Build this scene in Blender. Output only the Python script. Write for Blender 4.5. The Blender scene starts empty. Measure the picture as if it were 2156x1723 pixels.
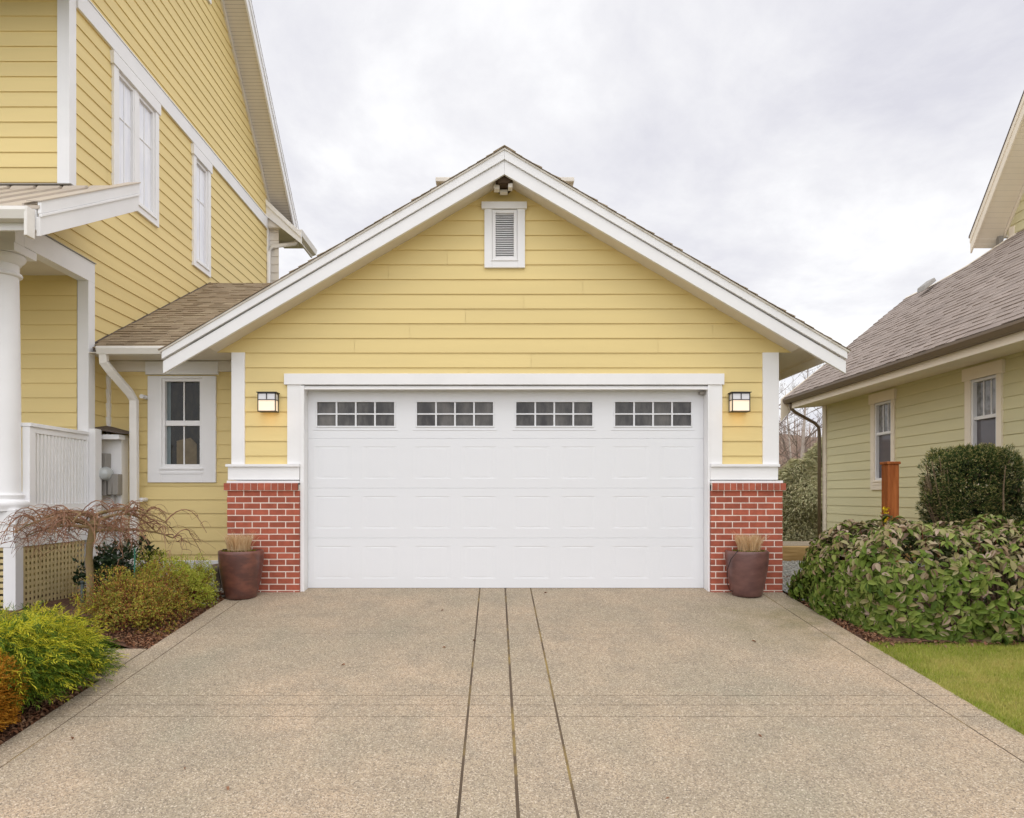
import bpy, math, random
import numpy as np
from mathutils import Vector, Matrix, noise
random.seed(7); RNG = np.random.default_rng(7)
R = math.radians
scn = bpy.context.scene
col = scn.collection
# ---------------------------------------------------------------- camera
F = 1430.0                                  # focal length in px of a 2156 px wide picture
cam_d = bpy.data.cameras.new("camera"); cam = bpy.data.objects.new("camera", cam_d); col.objects.link(cam)
cam_d.sensor_width = 36; cam_d.lens = 36*F/2156
cam_d.shift_x = 34/2156; cam_d.shift_y = 182.5/2156
cam_d.clip_start = .05; cam_d.clip_end = 1500
CH = 1.13
cam.location = (0, 0, CH); cam.rotation_euler = (R(90), 0, 0)
scn.camera = cam
scn.view_settings.view_transform = 'Standard'; scn.view_settings.look = 'None'
scn.view_settings.exposure = -0.06; scn.view_settings.gamma = 1
# ---------------------------------------------------------------- sky
SUN_EL, SUN_AZ = 60, 176                    # azimuth: light comes from behind the camera, a little from the left
w = bpy.data.worlds.new("World"); scn.world = w; w.use_nodes = True
nt = w.node_tree; nt.nodes.clear()
def N(t, typ, **kw):
    n = t.nodes.new(typ)
    for k, v in kw.items():
        if k in n.inputs: n.inputs[k].default_value = v
        else: setattr(n, k, v)
    return n
out = N(nt, 'ShaderNodeOutputWorld')
sky = N(nt, 'ShaderNodeTexSky', sky_type='NISHITA', sun_disc=False, sun_elevation=R(SUN_EL), sun_rotation=R(SUN_AZ))
bg1 = N(nt, 'ShaderNodeBackground'); bg1.inputs[1].default_value = .08
nt.links.new(sky.outputs[0], bg1.inputs[0])
tc = N(nt, 'ShaderNodeTexCoord')
sep = N(nt, 'ShaderNodeSeparateXYZ'); nt.links.new(tc.outputs['Generated'], sep.inputs[0])
zz = N(nt, 'ShaderNodeMath', operation='ADD'); nt.links.new(sep.outputs[2], zz.inputs[0]); zz.inputs[1].default_value = .22
zm = N(nt, 'ShaderNodeMath', operation='MAXIMUM'); nt.links.new(zz.outputs[0], zm.inputs[0]); zm.inputs[1].default_value = .05
px = N(nt, 'ShaderNodeMath', operation='DIVIDE'); nt.links.new(sep.outputs[0], px.inputs[0]); nt.links.new(zm.outputs[0], px.inputs[1])
py = N(nt, 'ShaderNodeMath', operation='DIVIDE'); nt.links.new(sep.outputs[1], py.inputs[0]); nt.links.new(zm.outputs[0], py.inputs[1])
cmb = N(nt, 'ShaderNodeCombineXYZ'); nt.links.new(px.outputs[0], cmb.inputs[0]); nt.links.new(py.outputs[0], cmb.inputs[1])
ns = N(nt, 'ShaderNodeTexNoise', Scale=1.5, Detail=9.0, Roughness=.60, Distortion=.3); nt.links.new(cmb.outputs[0], ns.inputs['Vector'])
cr = N(nt, 'ShaderNodeValToRGB'); nt.links.new(ns.outputs[0], cr.inputs[0])
cr.color_ramp.elements[0].position = .34; cr.color_ramp.elements[0].color = (.82, .815, .89, 1)
cr.color_ramp.elements[1].position = .66; cr.color_ramp.elements[1].color = (1.24, 1.24, 1.24, 1)
e = cr.color_ramp.elements.new(.50); e.color = (1.0, .995, 1.03, 1)
# sky boost added out of view, behind, beside and overhead, to light side walls
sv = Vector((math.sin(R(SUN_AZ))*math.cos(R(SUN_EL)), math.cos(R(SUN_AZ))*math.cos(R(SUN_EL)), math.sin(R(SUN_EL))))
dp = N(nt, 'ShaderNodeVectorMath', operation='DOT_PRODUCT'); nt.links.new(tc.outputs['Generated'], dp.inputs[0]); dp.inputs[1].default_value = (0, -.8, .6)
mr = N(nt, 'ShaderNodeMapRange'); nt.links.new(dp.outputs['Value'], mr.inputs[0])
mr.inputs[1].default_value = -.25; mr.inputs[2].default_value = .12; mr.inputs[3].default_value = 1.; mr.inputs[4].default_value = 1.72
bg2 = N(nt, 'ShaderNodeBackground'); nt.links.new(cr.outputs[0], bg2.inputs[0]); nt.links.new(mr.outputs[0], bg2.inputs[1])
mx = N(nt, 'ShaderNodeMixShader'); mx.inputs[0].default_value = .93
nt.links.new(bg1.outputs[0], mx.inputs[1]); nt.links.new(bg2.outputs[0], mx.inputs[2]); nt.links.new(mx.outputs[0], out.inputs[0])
sd = bpy.data.lights.new("sun", 'SUN'); sd.energy = .55; sd.angle = R(25); sd.color = (1, .98, .94)
so = bpy.data.objects.new("sun", sd); col.objects.link(so)
so.rotation_euler = (-sv).to_track_quat('-Z', 'Y').to_euler()
# ---------------------------------------------------------------- helpers
class MB:
    def __init__(s): s.v = []; s.f = []
    def face(s, *pts):
        n = len(s.v); s.v += [tuple(p) for p in pts]; s.f.append(tuple(range(n, n+len(pts))))
    def box(s, x0, x1, y0, y1, z0, z1, M=None):
        c = [(x0,y0,z0),(x1,y0,z0),(x1,y1,z0),(x0,y1,z0),(x0,y0,z1),(x1,y0,z1),(x1,y1,z1),(x0,y1,z1)]
        if M: c = [M(*p) for p in c]
        n = len(s.v); s.v += c
        s.f += [tuple(n+i for i in q) for q in ((0,3,2,1),(4,5,6,7),(0,1,5,4),(1,2,6,5),(2,3,7,6),(3,0,4,7))]
    def prism(s, pts, ext):                     # polygon extruded by vector
        pts = [Vector(p) for p in pts]; e = Vector(ext); n = len(s.v); k = len(pts)
        s.v += [tuple(p) for p in pts] + [tuple(p+e) for p in pts]
        s.f.append(tuple(range(n, n+k))[::-1]); s.f.append(tuple(range(n+k, n+2*k)))
        for i in range(k):
            j = (i+1) % k; s.f.append((n+i, n+j, n+k+j, n+k+i))
    def tube(s, pts, rad, seg=6, cap=True):
        pts = [Vector(p) for p in pts]
        if not hasattr(rad, '__len__'): rad = [rad]*len(pts)
        rings = []
        up = Vector((.13, .2, 1)).normalized()
        for i, p in enumerate(pts):
            t = (pts[min(i+1, len(pts)-1)] - pts[max(i-1, 0)]).normalized()
            a = t.cross(up)
            if a.length < .05: a = t.cross(Vector((1, 0, 0)))
            a.normalize(); b = t.cross(a)
            n = len(s.v)
            for k in range(seg):
                q = 2*math.pi*k/seg
                s.v.append(tuple(p + (a*math.cos(q) + b*math.sin(q))*rad[i]))
            rings.append(n)
        for r0, r1 in zip(rings, rings[1:]):
            for k in range(seg):
                s.f.append((r0+k, r0+(k+1) % seg, r1+(k+1) % seg, r1+k))
        if cap:
            s.f.append(tuple(rings[0]+k for k in range(seg))[::-1]); s.f.append(tuple(rings[-1]+k for k in range(seg)))
    def lathe(s, prof, c, seg=40):              # prof: (r, z)
        rings = []
        for r, z in prof:
            n = len(s.v); rings.append(n)
            for k in range(seg):
                q = 2*math.pi*k/seg; s.v.append((c[0]+r*math.cos(q), c[1]+r*math.sin(q), c[2]+z))
        for r0, r1 in zip(rings, rings[1:]):
            for k in range(seg): s.f.append((r0+k, r0+(k+1) % seg, r1+(k+1) % seg, r1+k))
    def build(s, name, mat, parent=None, smooth=False, bevel=0):
        me = bpy.data.meshes.new(name); me.from_pydata(s.v, [], s.f); me.materials.append(mat)
        if smooth: me.polygons.foreach_set('use_smooth', [True]*len(me.polygons))
        me.update()
        return link(name, me, parent, bevel)
def link(name, me, parent=None, bevel=0):
    o = bpy.data.objects.new(name, me); col.objects.link(o)
    if parent:
        o.parent = parent
        if parent.type == 'EMPTY': o.matrix_parent_inverse = Matrix.Translation(-parent.location)
    if bevel:
        m = o.modifiers.new('bevel', 'BEVEL'); m.width = bevel; m.segments = 2; m.limit_method = 'ANGLE'
    return o
def tag(o, label=None, cat=None, group=None, kind=None):
    if label: o['label'] = label
    if cat: o['category'] = cat
    if group: o['group'] = group
    if kind: o['kind'] = kind
    return o
def thing(name, label, cat, loc, group=None):
    o = bpy.data.objects.new(name, None); col.objects.link(o); o.location = loc; o.empty_display_size = .2
    return tag(o, label, cat, group)
def box_part(name, mat, parent, dims, bevel=.003, M=None):
    m = MB(); m.box(*dims, M=M); return m.build(name, mat, parent, bevel=bevel)
def fast_mesh(name, verts, faces_n, faces_idx, mat, parent=None, smooth=False):
    """verts (N,3); faces_idx (K, faces_n)"""
    me = bpy.data.meshes.new(name); k = len(faces_idx)
    me.vertices.add(len(verts)); me.vertices.foreach_set('co', np.asarray(verts, dtype=np.float32).ravel())
    me.loops.add(k*faces_n); me.loops.foreach_set('vertex_index', np.asarray(faces_idx, dtype=np.int32).ravel())
    me.polygons.add(k); me.polygons.foreach_set('loop_start', np.arange(k, dtype=np.int32)*faces_n)
    me.polygons.foreach_set('loop_total', np.full(k, faces_n, dtype=np.int32))
    if smooth: me.polygons.foreach_set('use_smooth', np.ones(k, dtype=bool))
    me.materials.append(mat); me.update(calc_edges=True); me.validate()
    return link(name, me, parent)
# ---------------------------------------------------------------- materials
def srgb(r, g, b):
    f = lambda c: (c/255/12.92 if c <= 10 else ((c/255+.055)/1.055)**2.4)
    return (f(r), f(g), f(b), 1)
def mat(name, c, rough=.6, var=.0, nscale=6, bump=0, bscale=60, isl=0, spec=.4, coat=0, c2=None, cpos=(.4, .65), stretch=(1,1,1), isl_cols=None, metal=0, rough_detail=6):
    m = bpy.data.materials.new(name); m.use_nodes = True; t = m.node_tree
    b = t.nodes['Principled BSDF']; b.inputs['Roughness'].default_value = rough
    b.inputs['Specular IOR Level'].default_value = spec; b.inputs['Coat Weight'].default_value = coat; b.inputs['Metallic'].default_value = metal
    tc = N(t, 'ShaderNodeTexCoord'); mp = N(t, 'ShaderNodeMapping'); mp.inputs['Scale'].default_value = stretch
    t.links.new(tc.outputs['Object'], mp.inputs[0])
    cur = None
    rgb = N(t, 'ShaderNodeRGB'); rgb.outputs[0].default_value = (*c[:3], 1); cur = rgb.outputs[0]
    if isl_cols:
        geo = N(t, 'ShaderNodeNewGeometry'); r = N(t, 'ShaderNodeValToRGB'); t.links.new(geo.outputs['Random Per Island'], r.inputs[0])
        el = r.color_ramp.elements; k = len(isl_cols)
        el[0].color = (*isl_cols[0][:3], 1); el[1].color = (*isl_cols[-1][:3], 1)
        for i in range(1, k-1):
            q = el.new(i/(k-1)); q.color = (*isl_cols[i][:3], 1)
        cur = r.outputs[0]
    if c2:
        n2 = N(t, 'ShaderNodeTexNoise', Scale=nscale, Detail=8.0, Roughness=.6); t.links.new(mp.outputs[0], n2.inputs['Vector'])
        r2 = N(t, 'ShaderNodeMapRange'); r2.inputs[1].default_value = cpos[0]; r2.inputs[2].default_value = cpos[1]
        t.links.new(n2.outputs[0], r2.inputs[0])
        mxx = N(t, 'ShaderNodeMix', data_type='RGBA'); t.links.new(r2.outputs[0], mxx.inputs[0]); t.links.new(cur, mxx.inputs[6]); mxx.inputs[7].default_value = (*c2[:3], 1)
        cur = mxx.outputs[2]
    if var or isl:
        hsv = N(t, 'ShaderNodeHueSaturation'); t.links.new(cur, hsv.inputs['Color'])
        n3 = N(t, 'ShaderNodeTexNoise', Scale=nscale, Detail=5.0); t.links.new(mp.outputs[0], n3.inputs['Vector'])
        r3 = N(t, 'ShaderNodeMapRange'); r3.inputs[1].default_value = .3; r3.inputs[2].default_value = .7
        r3.inputs[3].default_value = 1-var; r3.inputs[4].default_value = 1+var; t.links.new(n3.outputs[0], r3.inputs[0])
        v = r3.outputs[0]
        if isl:
            geo = N(t, 'ShaderNodeNewGeometry'); r4 = N(t, 'ShaderNodeMapRange'); r4.inputs[3].default_value = 1-isl; r4.inputs[4].default_value = 1+isl
            t.links.new(geo.outputs['Random Per Island'], r4.inputs[0])
            mu = N(t, 'ShaderNodeMath', operation='MULTIPLY'); t.links.new(v, mu.inputs[0]); t.links.new(r4.outputs[0], mu.inputs[1]); v = mu.outputs[0]
        t.links.new(v, hsv.inputs['Value']); cur = hsv.outputs[0]
    t.links.new(cur, b.inputs['Base Color'])
    if bump:
        n4 = N(t, 'ShaderNodeTexNoise', Scale=bscale, Detail=float(rough_detail)); t.links.new(mp.outputs[0], n4.inputs['Vector'])
        bp = N(t, 'ShaderNodeBump', Strength=bump, Distance=.01); t.links.new(n4.outputs[0], bp.inputs['Height']); t.links.new(bp.outputs[0], b.inputs['Normal'])
    return m
def leafmat(name, cols, rough=.5, trans=.25, spec=.3):
    m = mat(name, cols[0], rough, isl_cols=cols, spec=spec, var=.12, nscale=3)
    t = m.node_tree; b = t.nodes['Principled BSDF']; o = [n for n in t.nodes if n.type == 'OUTPUT_MATERIAL'][0]
    tr = N(t, 'ShaderNodeBsdfTranslucent'); src = b.inputs['Base Color'].links[0].from_socket; t.links.new(src, tr.inputs[0])
    ms = N(t, 'ShaderNodeMixShader'); ms.inputs[0].default_value = trans
    t.links.new(b.outputs[0], ms.inputs[1]); t.links.new(tr.outputs[0], ms.inputs[2]); t.links.new(ms.outputs[0], o.inputs[0])
    return m
YEL = mat('yellow_siding_paint', (.755, .60, .27), .62, var=.035, nscale=1.6, isl=.025, bump=.12, bscale=40, stretch=(.25, .25, 3))
GRN = mat('sage_siding_paint', (.67, .62, .375), .62, var=.04, nscale=1.6, isl=.03, bump=.12, bscale=40, stretch=(.25, .25, 3))
WHT = mat('white_trim_paint', (.83, .825, .825), .5, var=.03, nscale=2.5, bump=.05, bscale=30)
SOF = mat('white_soffit_paint', (.74, .69, .61), .6, var=.04, nscale=3)
CRM = mat('cream_trim_paint', (.84, .75, .61), .55, var=.04, nscale=2.5)
DOOR = mat('door_white_enamel', (.755, .765, .785), .42, var=.012, nscale=1.2, bump=.06, bscale=90, stretch=(.15, 1, 1.5))
VINYL = mat('white_vinyl', (.80, .79, .785), .35, var=.01)
def glassmat(name, c, c2, scale=3, spec=.6):
    return mat(name, c, .04, c2=c2, nscale=scale, cpos=(.40, .72), spec=spec, stretch=(2.2, 1, .8))
GLD = glassmat('dark_door_glass', (.022, .019, .017), (.15, .14, .125), 2.6, .5)  # noise streaks in the colour stand in for faint reflections
GLB = glassmat('dark_window_glass', (.008, .008, .006), (.035, .03, .018), 6, .3)
GLG = glassmat('painted_tree_reflection_glass', (.30, .30, .31), (.075, .075, .06), 9, .5)  # dark mottling over grey paints reflected trees into the pane colour
GLS = glassmat('screened_glass', (.115, .105, .115), (.14, .13, .14), 2, .4)
GLW = mat('curtain_painted_sky_glass', (.78, .80, .87), .05, c2=(.88, .89, .93), nscale=2.2, cpos=(.4, .6), stretch=(1, 6, 1), spec=.6)  # pale base colour paints in reflected sky along with white blinds
MORT = mat('mortar', (.86, .77, .68), .9, var=.06, nscale=30, bump=.4, bscale=200)
BRK = mat('red_brick', (.38, .10, .058), .85, var=.14, nscale=14, isl=.16, bump=.5, bscale=150)
SHL = mat('brown_shingles', (.2, .15, .1), .9, isl_cols=[(.27,.205,.13,1),(.35,.27,.18,1),(.30,.23,.15,1),(.38,.30,.20,1),(.25,.19,.12,1),(.33,.25,.165,1)], var=.2, nscale=90, bump=.6, bscale=250)
SHR = mat('grey_brown_shingles', (.3, .24, .2), .9, isl_cols=[(.29,.235,.20,1),(.34,.28,.24,1),(.31,.255,.22,1),(.37,.305,.265,1),(.27,.22,.19,1),(.33,.275,.235,1)], var=.15, nscale=90, bump=.6, bscale=250)
UNDER = mat('roof_underlay', (.11, .085, .07), .9)
METR = mat('tan_metal_roof', (.50, .43, .35), .45, var=.08, nscale=2, stretch=(1, .3, 1))
GUTB = mat('bronze_gutter', (.17, .125, .08), .4, var=.06, nscale=3)
GUTW = mat('white_gutter', (.80, .77, .72), .4, var=.04, nscale=3)
LATT = mat('tan_lattice_paint', (.62, .50, .26), .6, var=.05, nscale=4)
DARK = mat('dark_void', (.012, .011, .010), .9)
BLK = mat('black_metal', (.02, .018, .016), .4, spec=.5)
CABL = mat('black_rubber_tube', (.015, .015, .015), .5)
GREY = mat('grey_painted_metal', (.30, .28, .25), .5, var=.05)
MGLS = mat('meter_glass', (.45, .47, .46), .08, spec=.8)
POT = mat('glazed_maroon_ceramic', (.105, .042, .034), .38, c2=(.17, .062, .042), nscale=5, cpos=(.42, .62), var=.12, spec=.5, coat=.25, bump=.25, bscale=14, stretch=(1, 1, 2.2))
POT2 = mat('glazed_plum_ceramic', (.125, .058, .052), .42, c2=(.17, .08, .068), nscale=4, cpos=(.40, .62), var=.12, spec=.5, coat=.2, bump=.25, bscale=12, stretch=(1, 1, 2.2))
BUCK = mat('taupe_plastic', (.19, .145, .115), .5, var=.05)
SOIL = mat('bark_mulch', (.07, .032, .018), .95, c2=(.14, .07, .04), nscale=30, var=.25, bump=1, bscale=45)
MOSS = mat('moss', (.12, .14, .01), .95, c2=(.22, .22, .02), nscale=40, bump=1, bscale=120)
ORNG = mat('stained_cedar', (.30, .075, .012), .55, c2=(.42, .13, .03), nscale=8, stretch=(3, 3, .3), var=.1, bump=.3, bscale=30)
TIMB = mat('weathered_timber', (.40, .25, .09), .8, c2=(.50, .33, .14), nscale=4, stretch=(.5, 1, 4), var=.1, bump=.5, bscale=30)
GRAV = mat('grey_gravel', (.30, .30, .28), .95, var=.3, nscale=45, bump=1, bscale=60)
GRND = mat('dormant_turf', (.09, .075, .025), .95, c2=(.13, .12, .03), nscale=.8, var=.2, bump=1, bscale=30)
ASPH = mat('asphalt', (.05, .05, .05), .9, var=.15, nscale=30, bump=.5, bscale=150)
LAWN = mat('lawn_soil', (.20, .22, .04), .95, c2=(.34, .31, .09), nscale=3.5, var=.25, bump=1, bscale=80)
HILL = mat('winter_woods', (.25, .17, .125), .95, c2=(.18, .15, .10), nscale=.16, var=.25, bump=1, bscale=1.5)
# concrete with exposed aggregate
def concrete():
    m = bpy.data.materials.new('exposed_aggregate_concrete'); m.use_nodes = True; t = m.node_tree; b = t.nodes['Principled BSDF']
    b.inputs['Roughness'].default_value = .85; b.inputs['Specular IOR Level'].default_value = .25
    tc = N(t, 'ShaderNodeTexCoord')
    def mixc(f, a, c):
        x = N(t, 'ShaderNodeMix', data_type='RGBA'); t.links.new(f, x.inputs[0])
        (t.links.new(a, x.inputs[6]) if hasattr(a, 'is_linked') else setattr(x.inputs[6], 'default_value', a))
        (t.links.new(c, x.inputs[7]) if hasattr(c, 'is_linked') else setattr(x.inputs[7], 'default_value', c)); return x.outputs[2]
    def nz(scale, lo, hi, det=6.0, st=(1, 1, 1)):
        mp = N(t, 'ShaderNodeMapping'); mp.inputs['Scale'].default_value = st; t.links.new(tc.outputs['Object'], mp.inputs[0])
        n = N(t, 'ShaderNodeTexNoise', Scale=scale, Detail=det, Roughness=.6); t.links.new(mp.outputs[0], n.inputs['Vector'])
        r = N(t, 'ShaderNodeMapRange'); r.inputs[1].default_value = lo; r.inputs[2].default_value = hi; t.links.new(n.outputs[0], r.inputs[0]); return r.outputs[0]
    base = mixc(nz(.75, .36, .66, st=(1, .8, 1)), (.51, .385, .262, 1), (.34, .30, .215, 1))    # warm buff to grey-green patches
    base = mixc(nz(3.2, .45, .75), base, (.33, .275, .20, 1))
    vo = N(t, 'ShaderNodeTexVoronoi', Scale=150.0); t.links.new(tc.outputs['Object'], vo.inputs['Vector'])
    sx = N(t, 'ShaderNodeSeparateColor'); t.links.new(vo.outputs['Color'], sx.inputs[0])
    def mrg(s, a, b_, c_, d):
        r = N(t, 'ShaderNodeMapRange'); r.inputs[1].default_value = a; r.inputs[2].default_value = b_; r.inputs[3].default_value = c_; r.inputs[4].default_value = d
        t.links.new(s, r.inputs[0]); return r.outputs[0]
    base = mixc(mrg(sx.outputs[0], .70, .98, 0, .8), base, (.70, .60, .47, 1))
    base = mixc(mrg(sx.outputs[1], .60, .98, 0, .85), base, (.155, .12, .09, 1))
    base = mixc(nz(60, .5, .75, 3.0), base, (.22, .175, .13, 1))
    # green algae near the bush on the right edge
    sepx = N(t, 'ShaderNodeSeparateXYZ'); t.links.new(tc.outputs['Object'], sepx.inputs[0])
    dx = N(t, 'ShaderNodeVectorMath', operation='DISTANCE'); t.links.new(tc.outputs['Object'], dx.inputs[0]); dx.inputs[1].default_value = (3.35, 6.9, -.15)
    fall = mrg(dx.outputs['Value'], .2, 1.35, .75, 0)
    mu = N(t, 'ShaderNodeMath', operation='MULTIPLY'); t.links.new(fall, mu.inputs[0]); t.links.new(nz(2.5, .3, .62), mu.inputs[1])
    base = mixc(mu.outputs[0], base, (.16, .14, .05, 1))
    t.links.new(base, b.inputs['Base Color'])
    bp = N(t, 'ShaderNodeBump', Strength=.5, Distance=.006); t.links.new(vo.outputs['Distance'], bp.inputs['Height']); t.links.new(bp.outputs[0], b.inputs['Normal'])
    return m
CONC = concrete()
JOINT = mat('joint_grime', (.12, .085, .055), .95, c2=(.24, .17, .06), nscale=1.6, cpos=(.5, .6), var=.3, bump=.6, bscale=120)

# ---------------------------------------------------------------- ground
SL = .108
def g(y): return -SL*max(0., 8.3-max(y, -3.0))
def sheet(name, x0, x1, ys, zoff, m, kind='structure', zf=None, nx=1):
    mb = MB(); zf = zf or (lambda x, y: g(y)); xs = [x0+(x1-x0)*i/nx for i in range(nx+1)]
    base = len(mb.v)
    for y in ys:
        for x in xs: mb.v.append((x, y, zf(x, y)+zoff))
    for j in range(len(ys)-1):
        for i in range(nx):
            a = j*(nx+1)+i; mb.f.append((a, a+1, a+nx+2, a+nx+1))
    o = mb.build(name, m, smooth=nx > 1); 
    if kind: o['kind'] = kind
    return o
sheet('ground', -400, 400, [-300, -3, 8.3, 40, 400], -.06, GRND)
sheet('street', -60, 60, [-13, -3.4], -.03, ASPH)
mb = MB()
xc = [-3.11, -2.91, -.195, .115, .424, 3.15, 3.42]; gx = [0, .010, .016, .019, .016, .012, 0]
yc = [-3.4, .6, 4.68, 4.87, 5.04, 6.51, 6.73, 8.42]; gy = [0, .010, .009, .010, .009, .004, .004, 0]
for i in range(len(xc)-1):
    for j in range(len(yc)-1):
        x0 = xc[i]+gx[i]/2; x1 = xc[i+1]-gx[i+1]/2; y0 = yc[j]+gy[j]/2; y1 = yc[j+1]-gy[j+1]/2
        if i == 0: # chamfer towards the bed
            pass
        yy = [y0, y1] if not (y0 < 8.3 < y1) else [y0, 8.3, y1]
        for a, b in zip(yy, yy[1:]):
            if g(a) == g(b) and False: pass
            n = len(mb.v)
            for z in (-.10, 0):
                mb.v += [(x0, a, g(a)+z), (x1, a, g(a)+z), (x1, b, g(b)+z), (x0, b, g(b)+z)]
            mb.f += [tuple(n+q for q in f) for f in ((4,5,6,7),(0,1,5,4),(1,2,6,5),(2,3,7,6),(3,0,4,7))]
tag(mb.build('driveway', CONC), kind='structure')
# joint filler lies a few millimetres down in the gaps
m2 = MB()
for k, x in enumerate(xc[1:-1]):
    wv = .02; P = []
    n = 60; ys = [-3.4+(8.3+3.4)*i/n for i in range(n+1)]
    for a, b in zip(ys, ys[1:]): m2.face((x-wv, a, g(a)-.003), (x+wv, a, g(a)-.003), (x+wv, b, g(b)-.003), (x-wv, b, g(b)-.003))
for y in yc[1:-1]:
    m2.face((-3.11, y-.012, g(y-.012)-.0045), (3.42, y-.012, g(y-.012)-.0045), (3.42, y+.012, g(y+.012)-.0045), (-3.11, y+.012, g(y+.012)-.0045))
tag(m2.build('driveway_joints', JOINT), kind='structure')
# side path
mb = MB(); n = 0
mb.prism([(-7.5, 5.36, g(5.36)-.10), (-3.125, 5.36, g(5.36)-.10), (-3.125, 6.08, g(6.08)-.10), (-7.5, 6.08, g(6.08)-.10)], (0, 0, .10))
tag(mb.build('path', CONC), kind='structure')
def bedz(x, y):
    t = min(1, max(0, (-3.11-x)/.9)); t = t*t*(3-2*t)
    n_ = noise.noise(Vector((x*3.1, y*3.1, 0)))*.025
    return (g(y)-.02)*(1-t) + (-.045+.0*x)*t + n_*min(1, max(0, (-3.13-x)/.1))
def bedz2(x, y):
    t = min(1, max(0, (-3.11-x)/.9)); n_ = noise.noise(Vector((x*3.1, y*3.1, 0)))*.02
    return g(y)-.02 + t*.05 + n_*min(1, max(0, (-3.13-x)/.1))
ys = [6.09+.08*i for i in range(34)]
sheet('garden_bed_soil', -8, -3.12, ys, 0, SOIL, zf=bedz, nx=60)
ys = [2.0+.08*i for i in range(43)]
sheet('front_bed_soil', -8, -3.12, [y for y in ys if y < 5.35]+[5.35], 0, SOIL, zf=bedz2, nx=60)
def bedr(x, y):
    t = min(1, max(0, (x-3.42)/.6)); return g(y)-.02+t*.05+noise.noise(Vector((x*3, y*3, 5)))*.02*t
ys = [6.22+.08*i for i in range(40)]
sheet('shrub_bed_soil', 3.43, 12, ys, 0, SOIL, zf=bedr, nx=70)
sheet('lawn', 3.425, 12, [-3.4+.2*i for i in range(49)]+[6.22], -.012, LAWN, nx=1)
sheet('lawn_across_path', -30, -3.125, [-3.4+.3*i for i in range(18)], -.02, LAWN, nx=1)
# gravel strip beside the garage
def pebbles(name, n, xr, yr, zf, s0, s1, m, kind='stuff'):
    c = np.stack([RNG.uniform(*xr, n), RNG.uniform(*yr, n)], 1)
    z = np.array([zf(a, b) for a, b in c])
    oct_ = np.array([(1,0,0),(-1,0,0),(0,1,0),(0,-1,0),(0,0,1),(0,0,-1)], float)
    fc = np.array([(0,2,4),(2,1,4),(1,3,4),(3,0,4),(2,0,5),(1,2,5),(3,1,5),(0,3,5)])
    s = RNG.uniform(s0, s1, (n, 1, 1)); sc = RNG.uniform(.6, 1.2, (n, 1, 3)); sc[:, :, 2] *= .6
    a = RNG.uniform(0, 6.28, n); ca, sa = np.cos(a), np.sin(a)
    v = oct_[None]*s*sc; x = v[..., 0]*ca[:, None]-v[..., 1]*sa[:, None]; y = v[..., 0]*sa[:, None]+v[..., 1]*ca[:, None]
    v = np.stack([x+c[:, None, 0], y+c[:, None, 1], v[..., 2]+z[:, None]], 2).reshape(-1, 3)
    f = (fc[None]+(np.arange(n)*6)[:, None, None]).reshape(-1, 3)
    return tag(fast_mesh(name, v, 3, f, m), kind=kind)
sheet('gravel_strip', 3.43, 7.2, [8.0, 8.3, 11.5], .02, GRAV)
PEB = mat('pebbles', (.4, .4, .4), .9, isl_cols=[(.22,.22,.20,1),(.42,.42,.39,1),(.33,.31,.28,1),(.55,.54,.50,1),(.28,.30,.29,1)])
tag(pebbles('gravel', 9000, (3.45, 6.2), (7.6, 11.5), lambda x, y: g(y)+.025, .008, .022, PEB), 'loose grey gravel on the strip between the garage and the green house', 'gravel')
tag(pebbles('gravel', 2200, (-4.2, -3.15), (7.55, 8.6), lambda x, y: bedz(x, y)+.01, .008, .02, PEB), 'pale crushed stone behind the left plant pot', 'gravel')

# ---------------------------------------------------------------- wall builder
def Fm(d): return lambda u, o, z: (u, d-o, z)
def Sp(x0): return lambda u, o, z: (x0+o, u, z)
def Sn(x0): return lambda u, o, z: (x0-o, u, z)
def crossings(poly, z):
    r = []
    for (u0, z0), (u1, z1) in zip(poly, poly[1:]+poly[:1]):
        if (z0 <= z < z1) or (z1 <= z < z0): r.append(u0+(u1-u0)*(z-z0)/(z1-z0))
    return sorted(r)
CZ0, EXPO = 2.849, .1768
def strips(poly, zs, holes):
    zs = sorted(set(round(z, 5) for z in zs))
    for za, zb in zip(zs, zs[1:]):
        if zb-za < 1e-4: continue
        e = min(1e-4, (zb-za)*.1); A = crossings(poly, za+e); B = crossings(poly, zb-e)
        if len(A) != len(B): continue
        q = [(A[i], B[i], A[i+1], B[i+1]) for i in range(0, len(A)-1, 2)]
        for (h0, h1, hz0, hz1) in holes:
            if hz0 <= za+e and hz1 >= zb-e:
                nq = []
                for a0, b0, a1, b1 in q:
                    if min(a0, b0) >= h1 or max(a1, b1) <= h0: nq.append((a0, b0, a1, b1)); continue
                    if max(a0, b0) < h0: nq.append((a0, b0, h0, h0))
                    if min(a1, b1) > h1: nq.append((h1, h1, a1, b1))
                q = nq
        for s in q: yield za, zb, s
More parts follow.
